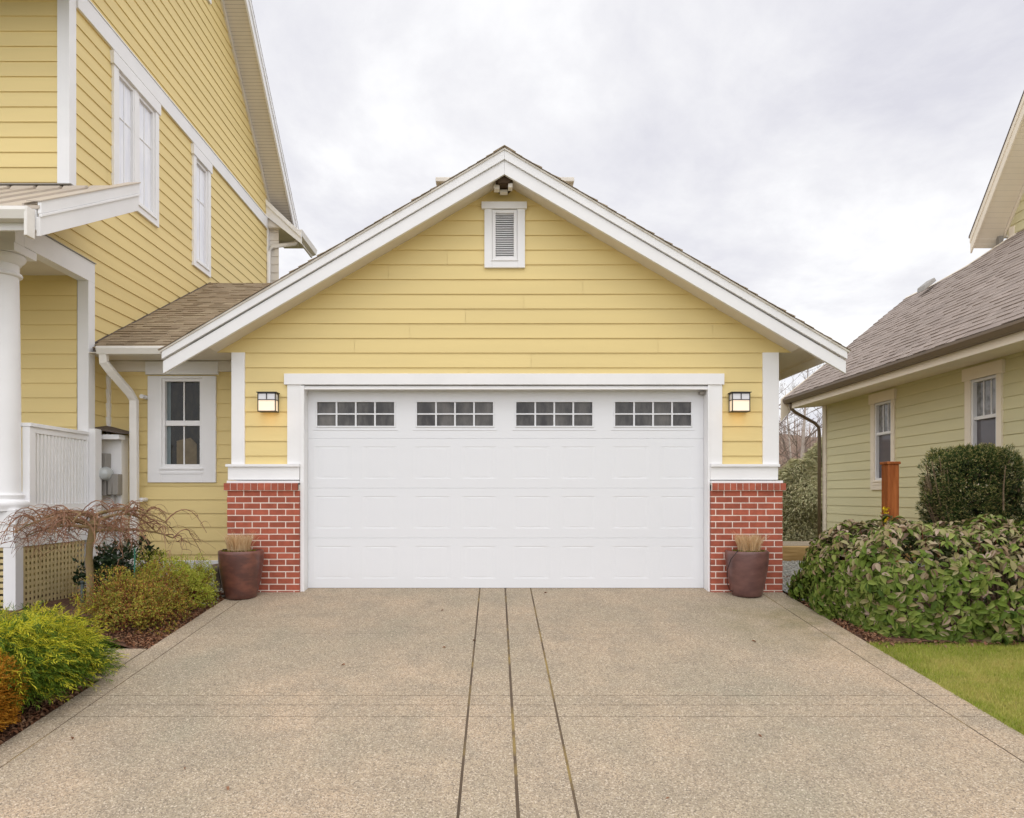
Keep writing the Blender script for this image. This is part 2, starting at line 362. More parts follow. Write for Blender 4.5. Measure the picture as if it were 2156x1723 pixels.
def siding(poly, M, holes=(), joints=(), lip=.013, cz0=CZ0, expo=EXPO, jr=0):
    mb = MB(); zmin = min(p[1] for p in poly); zmax = max(p[1] for p in poly)
    k0 = math.floor((zmin-cz0)/expo); k1 = math.ceil((zmax-cz0)/expo)
    zs = [p[1] for p in poly]+[h for q in holes for h in q[2:]]+[cz0+k*expo for k in range(k0, k1+1)]
    zs = [z for z in zs if zmin-1e-6 <= z <= zmax+1e-6]
    jl = {}
    for k, u in joints: jl.setdefault(k, []).append(u)
    if jr:
        um, ux = min(p[0] for p in poly), max(p[0] for p in poly)
        for k in range(k0, k1):
            if random.random() < jr: jl.setdefault(k, []).append(random.uniform(um, ux))
    for za, zb, (a0, b0, a1, b1) in strips(poly, zs, holes):
        k = math.floor(((za+zb)/2-cz0)/expo); cz = cz0+k*expo
        o = lambda z: .003+lip*(1-(z-cz)/expo)
        mb.face(M(a0, 0, za), M(a1, 0, za), M(b1, 0, zb), M(b0, 0, zb))
        cuts = [c for c in jl.get(k, []) if max(a0, b0)+.05 < c < min(a1, b1)-.05]
        seg = []; l = (a0, b0)
        for c in sorted(cuts): seg.append((l, (c-.0018, c-.0018))); l = (c+.0018, c+.0018)
        seg.append((l, (a1, b1)))
        for (p0, p1), (q0, q1) in seg:
            mb.face(M(p0, o(za), za), M(q0, o(za), za), M(q1, o(zb), zb), M(p1, o(zb), zb))
            if abs(za-cz) < 1e-3: mb.face(M(p0, 0, za), M(q0, 0, za), M(q0, o(za), za), M(p0, o(za), za))
    return mb
def casing(mb, M, u0, u1, z0, z1, w, o0=0, o1=.035):
    mb.box(u0, u0+w, o0, o1, z0, z1, M=M); mb.box(u1-w, u1, o0, o1, z0, z1, M=M)
    mb.box(u0+w, u1-w, o0, o1, z0, z0+w, M=M); mb.box(u0+w, u1-w, o0, o1, z1-w, z1, M=M)
def window(parent, M, trim, glass, header=None, sill=True, sashes=((0, 1),), cols_=2, rows=1, tm=WHT, gl=None, gl2=None, fw=.035, mid=None, name='window', muntin_sashes=None, bars=.016):
    """trim, glass: (u0,u1,z0,z1). sashes: list of (z0,z1) absolute."""
    mb = MB(); u0, u1, z0, z1 = trim; a0, a1, c0, c1 = glass; F_ = fw
    mb.box(u0, a0-F_, 0, .04, z0, z1, M=M); mb.box(a1+F_, u1, 0, .04, z0, z1, M=M)
    mb.box(a0-F_, a1+F_, 0, .04, z0, c0-F_, M=M); mb.box(a0-F_, a1+F_, 0, .04, c1+F_, z1, M=M)
    if header: mb.box(header[0], header[1], 0, .055, header[2], header[3], M=M)
    wnd = mb.build(name, tm, parent, bevel=.003)
    fr = MB(); casing(fr, M, a0-F_, a1+F_, c0-F_, c1+F_, F_, -.06, .02)
    for s0, s1 in zip(sashes, sashes[1:]): fr.box(a0, a1, -.05, .005, s0[1], s1[0], M=M)
    fr.build('frame', VINYL, wnd, bevel=.002)
    for i, (s0, s1) in enumerate(sashes):
        p = MB(); p.box(a0, a1, -.045, -.04, s0, s1, M=M)
        p.build('pane', (gl2 if (gl2 and i == 0) else gl), wnd)
        if muntin_sashes is None or i in muntin_sashes:
            mu = MB()
            for k in range(1, cols_): c = a0+(a1-a0)*k/cols_; mu.box(c-bars/2, c+bars/2, -.04, -.028, s0, s1, M=M)
            for k in range(1, rows): c = s0+(s1-s0)*k/rows; mu.box(a0, a1, -.04, -.030, c-bars/2, c+bars/2, M=M)
            if mu.f: mu.build('muntin', VINYL, wnd)
    if sill:
        s = MB(); s.box(a0-F_-.02, a1+F_+.02, 0, .055, c0-F_-.035, c0-F_-.008, M=M); s.box(a0-F_-.02, a1+F_+.02, 0, .048, c0-F_-.09, c0-F_-.06, M=M)
        s.build('sill', tm, wnd, bevel=.002)
    return wnd
def shingles(O, U, V, poly, m, name, parent, row=.125, wmin=.09, wmax=.24, over=.0):
    O, U, V = Vector(O), Vector(U).normalized(), Vector(V).normalized(); Nn = U.cross(V).normalized()
    if Nn.z < 0: Nn = -Nn
    mb = MB(); vmin = min(p[1] for p in poly); vmax = max(p[1] for p in poly); v = vmin; ii = 0
    while v < vmax-.01:
        c = crossings(poly, min(v+row*.4, vmax-1e-3))
        for i in range(0, len(c)-1, 2):
            u0 = c[i]-random.uniform(0, over); u1 = c[i+1]+random.uniform(0, over); u = u0
            while u < u1-.005:
                w_ = min(random.uniform(wmin, wmax), u1-u); th = random.choice((.007, .008, .014, .017)); lo = random.uniform(-.006, .006)
                P = lambda a, b, n: O+U*a+V*b+Nn*n
                a, b = u+.001, u+w_-.001; v0 = v+lo; v1 = min(v+row*1.05, vmax)
                q = [P(a, v0, 0), P(b, v0, 0), P(b, v0, th), P(a, v0, th), P(b, v1, .003), P(a, v1, .003), P(b, v1, 0), P(a, v1, 0)]
                n = len(mb.v); mb.v += [tuple(t_) for t_ in q]
                mb.f += [(n, n+1, n+2, n+3), (n+3, n+2, n+4, n+5), (n, n+3, n+5, n+7), (n+1, n+6, n+4, n+2)]
                u += w_
        v += row; ii += 1
    return mb.build(name, m, parent)
def ell(mb, prof, path): pass
# ================================================================ GARAGE
gar = thing('garage', 'yellow lap-sided double garage with white gable trim and red brick piers', 'garage', (.1, 8.18, 0))
WX, RX, RZ, HS, SG = 8.18, .099, 5.143, 3.945, .5884      # wall plane, ridge x, ridge z, half span, slope
SOFZ = 2.852
M = Fm(WX)
def c_(y): return round((y-743.5)/30.9)
# wall joints: (course counted downwards from z=2.849, x)
J = [(-(b-a)//1, 0) for a, b in ()]
jt = [(6, 942), (5, 818), (4, 1227), (3, 1103), (2, 980), (1, 863), (0, 747), (1, 1500), (0, 1385), (-1, 1118), (-2, 987)]
joints = [(k if k < 0 else k, (x-1044)/174.8) for k, x in jt]
apexz = 4.885
poly = [(RX-3.455, SOFZ), (RX+3.455, SOFZ), (RX, apexz)]
siding(poly, M, joints=joints, holes=[(-.13, .33, 3.93, 4.62)]).build('gable_wall', YEL, gar)
holes = [(-2.36, 2.60, -.1, 2.50)]
siding([(-3.17, 1.34), (3.375, 1.34), (3.375, SOFZ), (-3.17, SOFZ)], M, holes=holes, joints=joints).build('wall', YEL, gar)
siding([(WX, -.05), (14.5, -.05), (14.5, 2.75), (WX, 2.75)], Sp(3.375), jr=.5).build('wall', YEL, gar)
siding([(-3.17, -.05), (3.375, -.05), (3.375, SOFZ), (RX, 4.85), (-3.17, SOFZ)], lambda u, o, z: (u, 14.5+o, z)).build('wall', YEL, gar)
mb = MB(); mb.box(-3.14, 3.34, 8.42, 14.48, -.05, .0); mb.box(-3.15, -3.10, 8.25, 14.48, 0, 2.85); mb.box(3.30, 3.36, 8.25, 14.48, 0, 2.85)
mb.build('interior_wall', SOF, gar)
# corner boards
for a, b in ((-3.17, -3.015), (3.205, 3.375)):
    box_part('corner_board', WHT, gar, (a-.004 if a < 0 else a, b if a < 0 else b+.022, WX-.032, WX+.10, 1.507, SOFZ-.003))
# brick piers
def brick_pier(x0, x1, side):
    y0 = 8.10; root = box_part('brick_pier', MORT, gar, (x0+.004, x1-.004, y0+.0025, 8.34, -.05, 1.262), bevel=0)
    mb = MB(); ch = .0746; L, J_ = .200, .0115
    def br(a, b, z0, z1, yy=None):
        d = random.uniform(-.0015, .0015)
        if b-a > .012: mb.box(a, b, y0+d, y0+.05, z0, z1)
    for r in range(17):
        z0 = 1.193-(r+1)*ch+J_/2; z1 = 1.193-r*ch-J_/2
        if z1 < -.05: break
        off = (0 if r % 2 else L/2)
        # phase: joints line up with the outer corner
        xs = []; u = (x1-off*1.0-.01) if side > 0 else x0+off*1.0+.0
        if side < 0:
            u = x0-(L if r % 2 == 0 else L/2) ; 
            while u < x1: br(max(u+J_/2, x0), min(u+L-J_/2, x1), z0, z1); u += L
        else:
            u = x1+(L/2 if r % 2 == 0 else L)
            while u > x0: br(max(u-L+J_/2, x0), min(u-J_/2, x1), z0, z1); u -= L
        # wrap side bricks on the outer face
        xo = x1 if side > 0 else x0; v = y0+.055-(L/2 if r % 2 else 0)
        while v < 8.34:
            a, b = max(v+J_, y0+.056), min(v+L-J_/2, 8.34)
            if b-a > .012: mb.box(xo-.05 if side > 0 else xo, xo if side > 0 else xo+.05, a, b, z0, z1)
            v += L
    mb.build('brick', BRK, root)
    mb = MB(); n = 11 if side < 0 else 12; e = .03
    a, b = (x0-e, x1-.004) if side < 0 else (x0+.002, x1+e); wd = (b-a)/n
    for k in range(n): mb.box(a+k*wd+.004, a+(k+1)*wd-.004, y0-e+random.uniform(-.001, .001), y0+.06, 1.195, 1.279)
    k = 0; yy = y0+.065
    while yy < 8.34:
        xo = b if side > 0 else a; mb.box(xo-.06 if side > 0 else xo, xo if side > 0 else xo+.06, yy, min(yy+wd-.008, 8.34), 1.195, 1.279); yy += wd
    mb.build('soldier_course', BRK, root)
    box_part('mortar_bed', MORT, root, (a+.004 if side < 0 else a+.002, b-.004 if side < 0 else b-.004, y0-e+.006, 8.34, 1.19, 1.276), bevel=0)
    box_part('cap', WHT, root, (x0+.0 if side < 0 else x0, x1-.0, y0-.012, 8.33, 1.279, 1.309))
    m = MB(); m.box(x0-.0 if side < 0 else x0+.0, x1-.005 if side < 0 else x1-.045, 8.125, 8.32, 1.320, 1.475); m.box(x0-.022 if side < 0 else x0+.0, x1-.0 if side < 0 else x1-.03, 8.10, 8.32, 1.475, 1.507)
    m.build('band_board', WHT, root, bevel=.003)
brick_pier(-3.207, -2.346, -1); brick_pier(2.567, 3.422, 1)
# door surround
mb = MB(); mb.box(-2.503, -2.338, WX-.034, WX+.02, 1.510, 2.461); mb.box(2.549, 2.716, WX-.034, WX+.02, 1.510, 2.461)
mb.box(-2.537, 2.737, WX-.050, WX+.02, 2.461, 2.593); mb.build('door_casing', WHT, gar, bevel=.003)
mb = MB(); mb.box(-2.345, -2.298, 8.135, 8.33, -.02, 2.45); mb.box(2.542, 2.5665, 8.135, 8.33, -.02, 2.45); mb.box(-2.298, 2.542, 8.20, 8.40, 2.43, 2.455)
mb.build('door_jamb', WHT, gar, bevel=.003)
mb = MB(); mb.box(-2.335, 2.545, 8.145, 8.20, 2.404, 2.425); mb.box(-2.335, 2.545, 8.160, 8.20, 2.426, 2.447); mb.box(-2.335, 2.545, 8.192, 8.199, 2.448, 2.4605)
mb.build('drip_moulding', WHT, gar, bevel=.004)
# sectional door
dM = Fm(8.30); DX0, DX1 = -2.298, 2.542
zb = [.002, .613, 1.2224, 1.8288, 2.4295]
px_ = lambda x: (x-1044)/172.3
wins = [(668, 830), (878, 1038), (1087, 1247), (1295, 1455)]
pans = []
for b0 in (661, 870, 1079, 1288): pans += [(px_(b0), px_(b0+80)), (px_(b0+101), px_(b0+176))]
mbs = MB()
for i in range(4):
    z0, z1 = zb[i]+.002, zb[i+1]-.002
    P_ = [(DX0+.002, z0), (DX1-.002, z0), (DX1-.002, z1), (DX0+.002, z1)]
    if i == 3:
        hs = [(px_(a), px_(b), 1.13+(1044-897)/172.3, 1.13+(1044-847)/172.3) for a, b in wins]
    else:
        hs = [(a, b, zb[i]+.118, zb[i+1]-.098) for a, b in pans]
    zs = [z0, z1]+[h[2] for h in hs]+[h[3] for h in hs]
    for za, zc, (a0, b0, a1, b1) in strips(P_, zs, hs): mbs.face(dM(a0, 0, za), dM(a1, 0, za), dM(b1, 0, zc), dM(b0, 0, zc))
    # section edges, slightly rounded lip
    mbs.face(dM(DX0, 0, z0), dM(DX1, 0, z0), dM(DX1, -.005, z0-.002), dM(DX0, -.005, z0-.002))
    mbs.face(dM(DX0, 0, z1), dM(DX1, 0, z1), dM(DX1, -.005, z1+.002), dM(DX0, -.005, z1+.002))
    for (a, b, c, d) in hs:
        if i == 3:
            for q in ((a, c, b, c), (b, c, b, d), (b, d, a, d), (a, d, a, c)): mbs.face(dM(q[0], 0, q[1]), dM(q[2], 0, q[3]), dM(q[2], -.03, q[3]), dM(q[0], -.03, q[1]))
        else:
            t1, t2, dp_ = .010, .024, .0030; kx = 5.0
            def ring(o0, e0, o1, e1):
                A = [(a+e0*kx, c+e0), (b-e0*kx, c+e0), (b-e0*kx, d-e0), (a+e0*kx, d-e0)]; B = [(a+e1*kx, c+e1), (b-e1*kx, c+e1), (b-e1*kx, d-e1), (a+e1*kx, d-e1)]
                for k in range(4):
                    l = (k+1) % 4; mbs.face(dM(A[k][0], o0, A[k][1]), dM(A[l][0], o0, A[l][1]), dM(B[l][0], o1, B[l][1]), dM(B[k][0], o1, B[k][1]))
            ring(0, 0, -dp_, t1); ring(-dp_, t1, -.001, t2)
            mbs.face(dM(a+t2*kx, -.001, c+t2), dM(b-t2*kx, -.001, c+t2), dM(b-t2*kx, -.001, d-t2), dM(a+t2*kx, -.001, d-t2))
mbs.box(DX0, DX1, 8.345, 8.36, 0, 2.43)
door = mbs.build('garage_door', DOOR, gar)
for a, b in wins:
    u0, u1, c0, c1 = px_(a), px_(b), 1.13+(1044-897)/172.3, 1.13+(1044-847)/172.3
    mb = MB(); mb.box(u0, u1, 8.322, 8.328, c0, c1); mb.build('window_pane', GLD, door)
    mb = MB(); t = .016
    mb.box(u0-t, u0, 8.290, 8.312, c0-t, c1+t); mb.box(u1, u1+t, 8.290, 8.312, c0-t, c1+t)
    mb.box(u0, u1, 8.290, 8.312, c0-t, c0); mb.box(u0, u1, 8.290, 8.312, c1, c1+t)
    for k in (1, 2, 3): c = u0+(u1-u0)*k/4; mb.box(c-.010, c+.010, 8.296, 8.320, c0, c1)
    c = (c0+c1)/2; mb.box(u0, u1, 8.298, 8.318, c-.009, c+.009)
    mb.box(u0-.045, u1+.045, 8.294, 8.301, c0-.052, c0-.044)
    mb.build('window_grille', DOOR, door, bevel=.002)
box_part('weather_strip', BLK, door, (DX0, DX1, 8.302, 8.33, -.004, .006), bevel=0)
box_part('door_bracket', GREY, gar, (2.475, 2.535, 8.22, 8.29, 2.36, 2.395))
# roof slabs, fascia
def slopept(x, dz=0, top=RZ): return top-SG*abs(x-RX)+dz
YF, YB = 7.80, 14.75
for s in (-1, 1):
    xe = RX+s*(HS+.02)
    def slab(mb, xa, xb, ya, yb): mb.prism([(xa, ya, slopept(xa)-.012), (xb, ya, slopept(xb)-.012), (xb, ya, slopept(xb)-.034), (xa, ya, slopept(xa)-.034)], (0, yb-ya, 0))
    mb = MB(); xi = xe if s > 0 else -3.50
    slab(mb, RX, xi, YF, YB)
    if s < 0: slab(mb, xi, xe, YF, 8.22)
    rf = mb.build('roof', SOF, gar)
    V = Vector((-s, 0, SG)).normalized(); Ls = math.hypot(HS+.03, SG*(HS+.03)); Lc = 0 if s > 0 else (abs(xe-xi)*math.hypot(1, SG))
    O = (xe+s*.01, YF-.008, slopept(xe+s*.01)-.010)
    shingles(O, (0, 1, 0), V, [(0, 0), (YB-YF if s > 0 else .42, 0)]+([(.42, Lc), (YB-YF, Lc)] if s < 0 else [])+[(YB-YF, Ls), (0, Ls)], SHL, 'shingles', rf, over=.012)
mb = MB()
for k in range(46):
    y = YF-.01+k*.152
    for s in (-1, 1): mb.prism([(RX, y, RZ+.012), (RX+s*.13, y, RZ+.012-SG*.13), (RX+s*.13, y, RZ+.004-SG*.13), (RX, y, RZ+.004)], (0, .158, 0))
mb.build('ridge_cap', SHL, gar)
def rake(y0, y1, zt, zb_, name, half=HS, sgn=(-1, 1)):
    for s in sgn:
        mb = MB(); e = RX+s*half
        mb.prism([(RX+s*.0006, y0, RZ-zt), (e, y0, RZ-zt-SG*half), (e, y0, RZ-zb_-SG*half+.02), (RX+s*.0006, y0, RZ-zb_)], (0, y1-y0, 0))
        mb.build(name, WHT, gar, bevel=.003)
rake(7.812, 7.87, .034, .140, 'rake_trim'); rake(7.835, 7.872, .142, .305, 'rake_board', half=HS-.004)
# sloped and boxed soffits
for s in (-1, 1):
    mb = MB(); xo = RX+s*3.447; d = .02
    mb.prism([(RX, 7.872, apexz-.004), (xo, 7.872, SOFZ+.004), (xo, 7.872, SOFZ+.004+d), (RX, 7.872, apexz+d)], (0, WX-7.872, 0))
    xi = 3.375 if s > 0 else -3.17; xe = RX+s*3.86
    mb.box(min(xo, xe), max(xo, xe), 7.873, WX, SOFZ+.006, SOFZ+.02)
    if s > 0: mb.box(xi, xe, WX, 14.5, SOFZ+.006, SOFZ+.02)
    mb.build('soffit', SOF, gar)
    mb = MB(); mb.box(min(xe, xe+s*.03), max(xe, xe+s*.03), 7.873, 14.6 if s > 0 else 8.23, 2.745, 2.875); mb.build('fascia', WHT, gar)
mb = MB(); x = RX+3.86+.032
mb.prism([(x, 7.90, 2.775), (x+.07, 7.90, 2.775), (x+.10, 7.90, 2.845), (x, 7.90, 2.845)], (0, 6.7, 0)); mb.build('gutter', GUTW, gar)
# ragged gap with an old nest under the ridge
mb = MB()
mb.prism([(RX-.10, 7.874, apexz-.075), (RX-.055, 7.874, apexz-.125), (RX+.05, 7.874, apexz-.125), (RX+.10, 7.874, apexz-.07), (RX+.05, 7.874, apexz-.03), (RX-.05, 7.874, apexz-.03)], (0, .30, 0))
mb.build('soffit_opening', mat('dark_opening', (.055, .032, .015), .9, bump=1, bscale=30), gar)
mb = MB(); mb.box(RX+.045, RX+.095, 7.90, 8.0, apexz-.165, apexz-.12); mb.box(RX-.12, RX-.055, 7.95, 8.05, apexz-.16, apexz-.115); mb.box(RX-.05, RX+.04, 8.02, 8.1, apexz-.17, apexz-.14); mb.build('soffit_trim', SOF, gar)
# gable vent
mb = MB(); v = lambda x: (x-1044)/174.8; h = lambda y: 1.13+(1044-y)/174.8
mb.box(v(1020), v(1036), 0, .04, h(566), h(443), M=M); mb.box(v(1089), v(1105), 0, .04, h(566), h(443), M=M)
mb.box(v(1036), v(1089), 0, .04, h(566), h(551), M=M); mb.box(v(1014), v(1109), 0, .055, h(443), h(428.5), M=M)
gv = mb.build('gable_vent', WHT, gar, bevel=.003)
mb = MB(); casing(mb, M, v(1036.5), v(1088.5), h(550), h(444), .040, .0, .030)
mb.box(v(1034), v(1091), 0, .05, h(552), h(549.5), M=M); mb.build('vent_frame', VINYL, gv, bevel=.002)
mb = MB(); a, b = v(1043.5), v(1081.5); z0, z1 = h(543.5), h(451.5); n = 20
for k in range(n):
    z = z0+(z1-z0)*(k+.2)/n; p = (z1-z0)/n
    mb.prism([M(a, .022, z-.001), M(a, .022, z+.004), M(a, -.008, z+p*.95+.004), M(a, -.008, z+p*.95-.001)], (b-a, 0, 0))
mb.build('louver', VINYL, gv); box_part('backing', DARK, gv, (a, b, WX+.012, WX+.02, z0, z1), bevel=0)
# chimney behind the ridge
mb = MB(); mb.box(-.86, 1.17, 11.75, 12.35, 4.3, 6.43); ch = mb.build('chimney', SOF, gar)
mb = MB(); mb.box(-1.03, 1.34, 11.6, 12.5, 6.50, 6.575); mb.box(-.95, 1.26, 11.67, 12.43, 6.43, 6.50); mb.build('cap', SOF, ch, bevel=.01)
# ================================================================ LEFT HOUSE
hs_ = thing('yellow_house', 'tall yellow lap-sided house with white trim and columned front porch', 'house', (-6, 9, 0))
SM = Sp(-5.0)
W1 = (8.82, 10.0, 5.07, 6.90); W2 = (11.15, 11.82, 4.92, 6.90); W3 = (10.95, 11.84, 9.69, 10.75)
hol = [(W1[0]+.02, W1[1]-.02, W1[2]+.02, 6.72), (W2[0]+.02, W2[1]-.02, W2[2]+.02, 6.72), (W3[0]+.02, W3[1]-.02, W3[2]+.02, W3[3]-.1)]
siding([(8.37, -.05), (14.95, -.05), (14.95, 7.56), (11.4, 11.11), (7.95, 7.66), (7.95, 4.70), (7.0, 4.17), (7.0, 3.985), (8.37, 3.985)], SM, holes=hol, jr=.25).build('side_wall', YEL, hs_)
siding([(-9, 4.3), (-5.0, 4.3), (-5.0, 8.0), (-9, 8.0)], Fm(7.95), jr=.2).build('front_wall', YEL, hs_)
siding([(-9, -.05), (-5.08, -.05), (-5.08, 3.85), (-9, 3.85)], Fm(8.24), jr=.3).build('porch_wall', YEL, hs_)
mb = MB(); mb.box(-9, -5.05, 8.3, 14.9, -.05, 7.5); mb.build('interior_wall', DARK, hs_)
siding([(-5.0, -.05), (-4.77, -.05), (-4.77, 7.0), (-5.0, 7.0)], Fm(14.93)).build('rear_wing_wall', SOF, hs_)
mb = MB(); mb.box(-5.12, -4.978, 7.925, 8.06, 4.55, 7.66); mb.build('corner_board', WHT, hs_, bevel=.003)
mb = MB(); mb.box(-5.075, -4.94, 8.235, 8.37, -.05, 3.74); mb.build('corner_post', WHT, hs_, bevel=.003)
box_part('frieze_band', WHT, hs_, (-4.999, -4.955, 8.06, 14.75, 6.925, 7.15))
box_part('band_flashing', WHT, hs_, (-4.999, -4.945, 8.06, 14.75, 7.152, 7.166), bevel=0)
box_part('corner_board', WHT, hs_, (-4.999, -4.965, 14.80, 14.915, 3.0, 7.5))
def sidewin(W, glasses, name='window', gab=False):
    u0, u1, z0, z1 = W; mb = MB(); zt = z1-.165
    gs = glasses; zlo, zhi = z0+.17, zt-.06
    mb.box(u0, gs[0][0]-.05, 0, .045, z0, zt, M=SM); mb.box(gs[-1][1]+.05, u1, 0, .045, z0, zt, M=SM)
    mb.box(gs[0][0]-.05, gs[-1][1]+.05, 0, .045, z0, zlo-.05, M=SM)
    for (a, b), (c, d) in zip(gs, gs[1:]): mb.box(b+.03, c-.03, 0, .03, zlo-.05, zt, M=SM)
    mb.box(u0-.03, u1+.03, 0, .06, zt, z1, M=SM)
    w_ = mb.build('window', WHT, hs_, bevel=.003)
    for a, b in gs:
        fr = MB(); casing(fr, SM, a-.05, b+.05, zlo-.05, zt, .05, -.05, .022); fr.build('frame', VINYL, w_, bevel=.002)
        p = MB(); p.box(a, b, -.02, -.014, zlo, zt-.05, M=SM); p.build('pane', GLW, w_)
        m_ = MB(); c = (a+b)/2; m_.box(c-.006, c+.006, -.014, -.006, zlo, zt-.05, M=SM); c = zlo+(zt-zlo)*.62; m_.box(a, b, -.014, -.005, c-.008, c+.008, M=SM); m_.build('muntin', VINYL, w_)
    s_ = MB(); s_.box(gs[0][0]-.06, gs[-1][1]+.06, 0, .062, zlo-.085, zlo-.06, M=SM); s_.build('sill', WHT, w_, bevel=.002)
sidewin(W1, [(8.98, 9.32), (9.49, 9.86)]); sidewin(W2, [(11.30, 11.67)]); sidewin(W3, [(11.08, 11.70)])
# main roof: 45 degree gable facing the garage
XO = -4.53
for s in (-1, 1):
    mb = MB(); e = 4.35; y_ = 11.4+s*e
    mb.prism([(XO-.01, 11.4, 11.43), (XO-.01, y_, 11.43-e), (XO-.01, y_, 11.40-e), (XO-.01, 11.4, 11.40)], (-6, 0, 0)); rf = mb.build('roof', UNDER, hs_)
    Vv = Vector((0, -s, 1)).normalized(); shingles((XO+.01, y_, 11.435-e), (-1, 0, 0), Vv, [(0, 0), (6, 0), (6, e*1.414), (0, e*1.414)], SHL, 'shingles', rf, over=.0)
    e2 = 4.22
    mb = MB(); mb.prism([(XO-.01, 11.4+s*.001, 11.395), (XO-.01, 11.4+s*e2, 11.395-e2), (XO-.01, 11.4+s*e2, 11.275-e2), (XO-.01, 11.4+s*.001, 11.275)], (.022, 0, 0)); mb.build('rake_trim', WHT, hs_)
    mb = MB(); mb.prism([(XO-.04, 11.4+s*.001, 11.27), (XO-.04, 11.4+s*e2, 11.27-e2), (XO-.04, 11.4+s*e2, 11.07-e2), (XO-.04, 11.4+s*.001, 11.07)], (.034, 0, 0)); mb.build('rake_board', WHT, hs_)
    # beaded soffit under the rake
    mb = MB(); nb = 100; L_ = e2*1.414
    for k in range(nb):
        a = k/nb*e2; b = (k+.86)/nb*e2
        for p, q, dz in ((a, b, 0.), (b, (k+1)/nb*e2, .0035)):
            mb.face((-4.998, 11.4+s*p, 11.12-p+dz), (XO-.04, 11.4+s*p, 11.12-p+dz), (XO-.04, 11.4+s*q, 11.12-q+dz), (-4.998, 11.4+s*q, 11.12-q+dz))
    mb.build('soffit', SOF, hs_)
    mb = MB(); mb.prism([(-4.999, 11.4+s*.001, 11.118), (-4.999, 11.4+s*3.6, 11.118-3.6), (-4.999, 11.4+s*3.6, 11.0-3.6), (-4.999, 11.4+s*.001, 11.0)], (.04, 0, 0)); mb.build('frieze_board', SOF, hs_)
# rear wing eave behind the gable corner
CR = 1.13
mb = MB(); mb.prism([(-5.06, 14.72, 6.50+CR), (-4.22, 14.72, 5.70+CR), (-4.22, 14.72, 5.60+CR), (-5.06, 14.72, 6.38+CR)], (0, .04, 0)); mb.build('rake_trim', WHT, hs_)
mb = MB(); mb.prism([(-5.06, 14.745, 6.38+CR), (-4.22, 14.745, 5.60+CR), (-4.22, 14.745, 5.47+CR), (-5.06, 14.745, 6.13+CR)], (0, .03, 0)); mb.build('rake_board', WHT, hs_)
mb = MB(); mb.prism([(-5.0, 14.79, 6.15+CR), (-4.72, 14.79, 5.93+CR), (-4.72, 14.79, 5.855+CR), (-5.0, 14.79, 5.855+CR)], (0, .03, 0))
mb.box(-5.0, -4.36, 14.80, 16.05, 5.84+CR, 5.86+CR); mb.build('soffit', SOF, hs_)
mb = MB(); mb.prism([(-6.2, 14.76, 7.50+CR), (-4.26, 14.76, 5.74+CR), (-4.26, 14.76, 5.70+CR), (-6.2, 14.76, 7.46+CR)], (0, 1.3, 0)); mb.build('rear_roof', UNDER, hs_)
mb = MB(); mb.prism([(-4.33, 14.80, 5.80+CR), (-4.22, 14.80, 5.80+CR), (-4.25, 14.80, 5.69+CR), (-4.33, 14.80, 5.66+CR)], (0, 1.26, 0)); mb.box(-4.37, -4.335, 14.8, 16.05, 5.62+CR, 5.85+CR); mb.build('gutter', GUTW, hs_)
mb = MB(); mb.tube([(-4.40, 15.1, 5.70+CR), (-4.46, 15.05, 5.58+CR), (-4.90, 14.86, 5.45+CR), (-4.95, 14.80, 5.30+CR), (-4.95, 14.80, 3.2)], .045, 8); mb.build('downspout', GUTW, hs_, smooth=True)
# breezeway between the house and the garage
BY = 8.75; BM = Fm(BY)
siding([(-4.985, -.05), (-3.17, -.05), (-3.17, 2.86), (-4.985, 2.86)], BM, holes=[(-4.40, -3.65, 1.35, 2.66)]).build('breezeway_wall', YEL, hs_)
box_part('frieze_board', SOF, hs_, (-4.95, -3.17, BY-.04, BY, 2.723, 2.86))
window(hs_, BM, (-4.467, -3.593, 1.30, 2.666), (-4.253, -3.807, 1.534, 2.599), header=(-4.49, -3.56, 2.684, 2.85), sashes=((1.534, 2.030), (2.097, 2.599)), gl=GLB)
bww = hs_.children[-1] if False else [o for o in bpy.data.objects if o.name.startswith('window') and o.parent == hs_][-1]
for z0_, z1_ in ((1.534, 2.030), (2.097, 2.599)): box_part('curtain', mat('blue_grey_curtain', (.16, .20, .21), .3, var=.1), bww, (-4.252, -4.205, BY+.036, BY+.0395, z0_, z1_), bevel=0)
mb = MB(); mb.prism([(-4.13, BY+.037, 1.534), (-3.87, BY+.037, 1.534), (-3.87, BY+.037, 1.80), (-3.95, BY+.037, 1.88), (-4.13, BY+.037, 1.84)], (0, .002, 0)); mb.build('carton', mat('cardboard', (.13, .10, .055), .3, var=.2, nscale=12), bww)
box_part('base_board', WHT, hs_, (-4.9, -3.2, BY-.03, BY+.0, .16, .30)); box_part('foundation', SOF, hs_, (-4.98, -3.17, BY-.015, BY+.06, -.2, .158), bevel=0)
box_part('corner_board', WHT, hs_, (-4.998, -4.95, BY-.05, BY-.002, 1.9, 2.86))
box_part('soffit', SOF, hs_, (-4.99, -3.175, 8.24, 8.71, 2.862, 2.875)); box_part('soffit', SOF, hs_, (-3.85, -3.175, 8.181, 8.239, 2.860, 2.872))
mb = MB(); PB = .532; ey, ez = 8.26, 2.925
def bz(y): return ez+PB*(y-ey)
xv = lambda z: RX-(RZ-z)/SG
yr = 11.84
P_ = [(-4.90, ey), (xv(bz(ey))-.0, ey), (xv(bz(yr)), yr), (-4.985, yr), (-4.985, 8.43), (-4.90, 8.40)]
mb.prism([(x, y, bz(y)-.004) for x, y in P_], (0, 0, -.03)); rf = mb.build('breezeway_roof', UNDER, hs_)
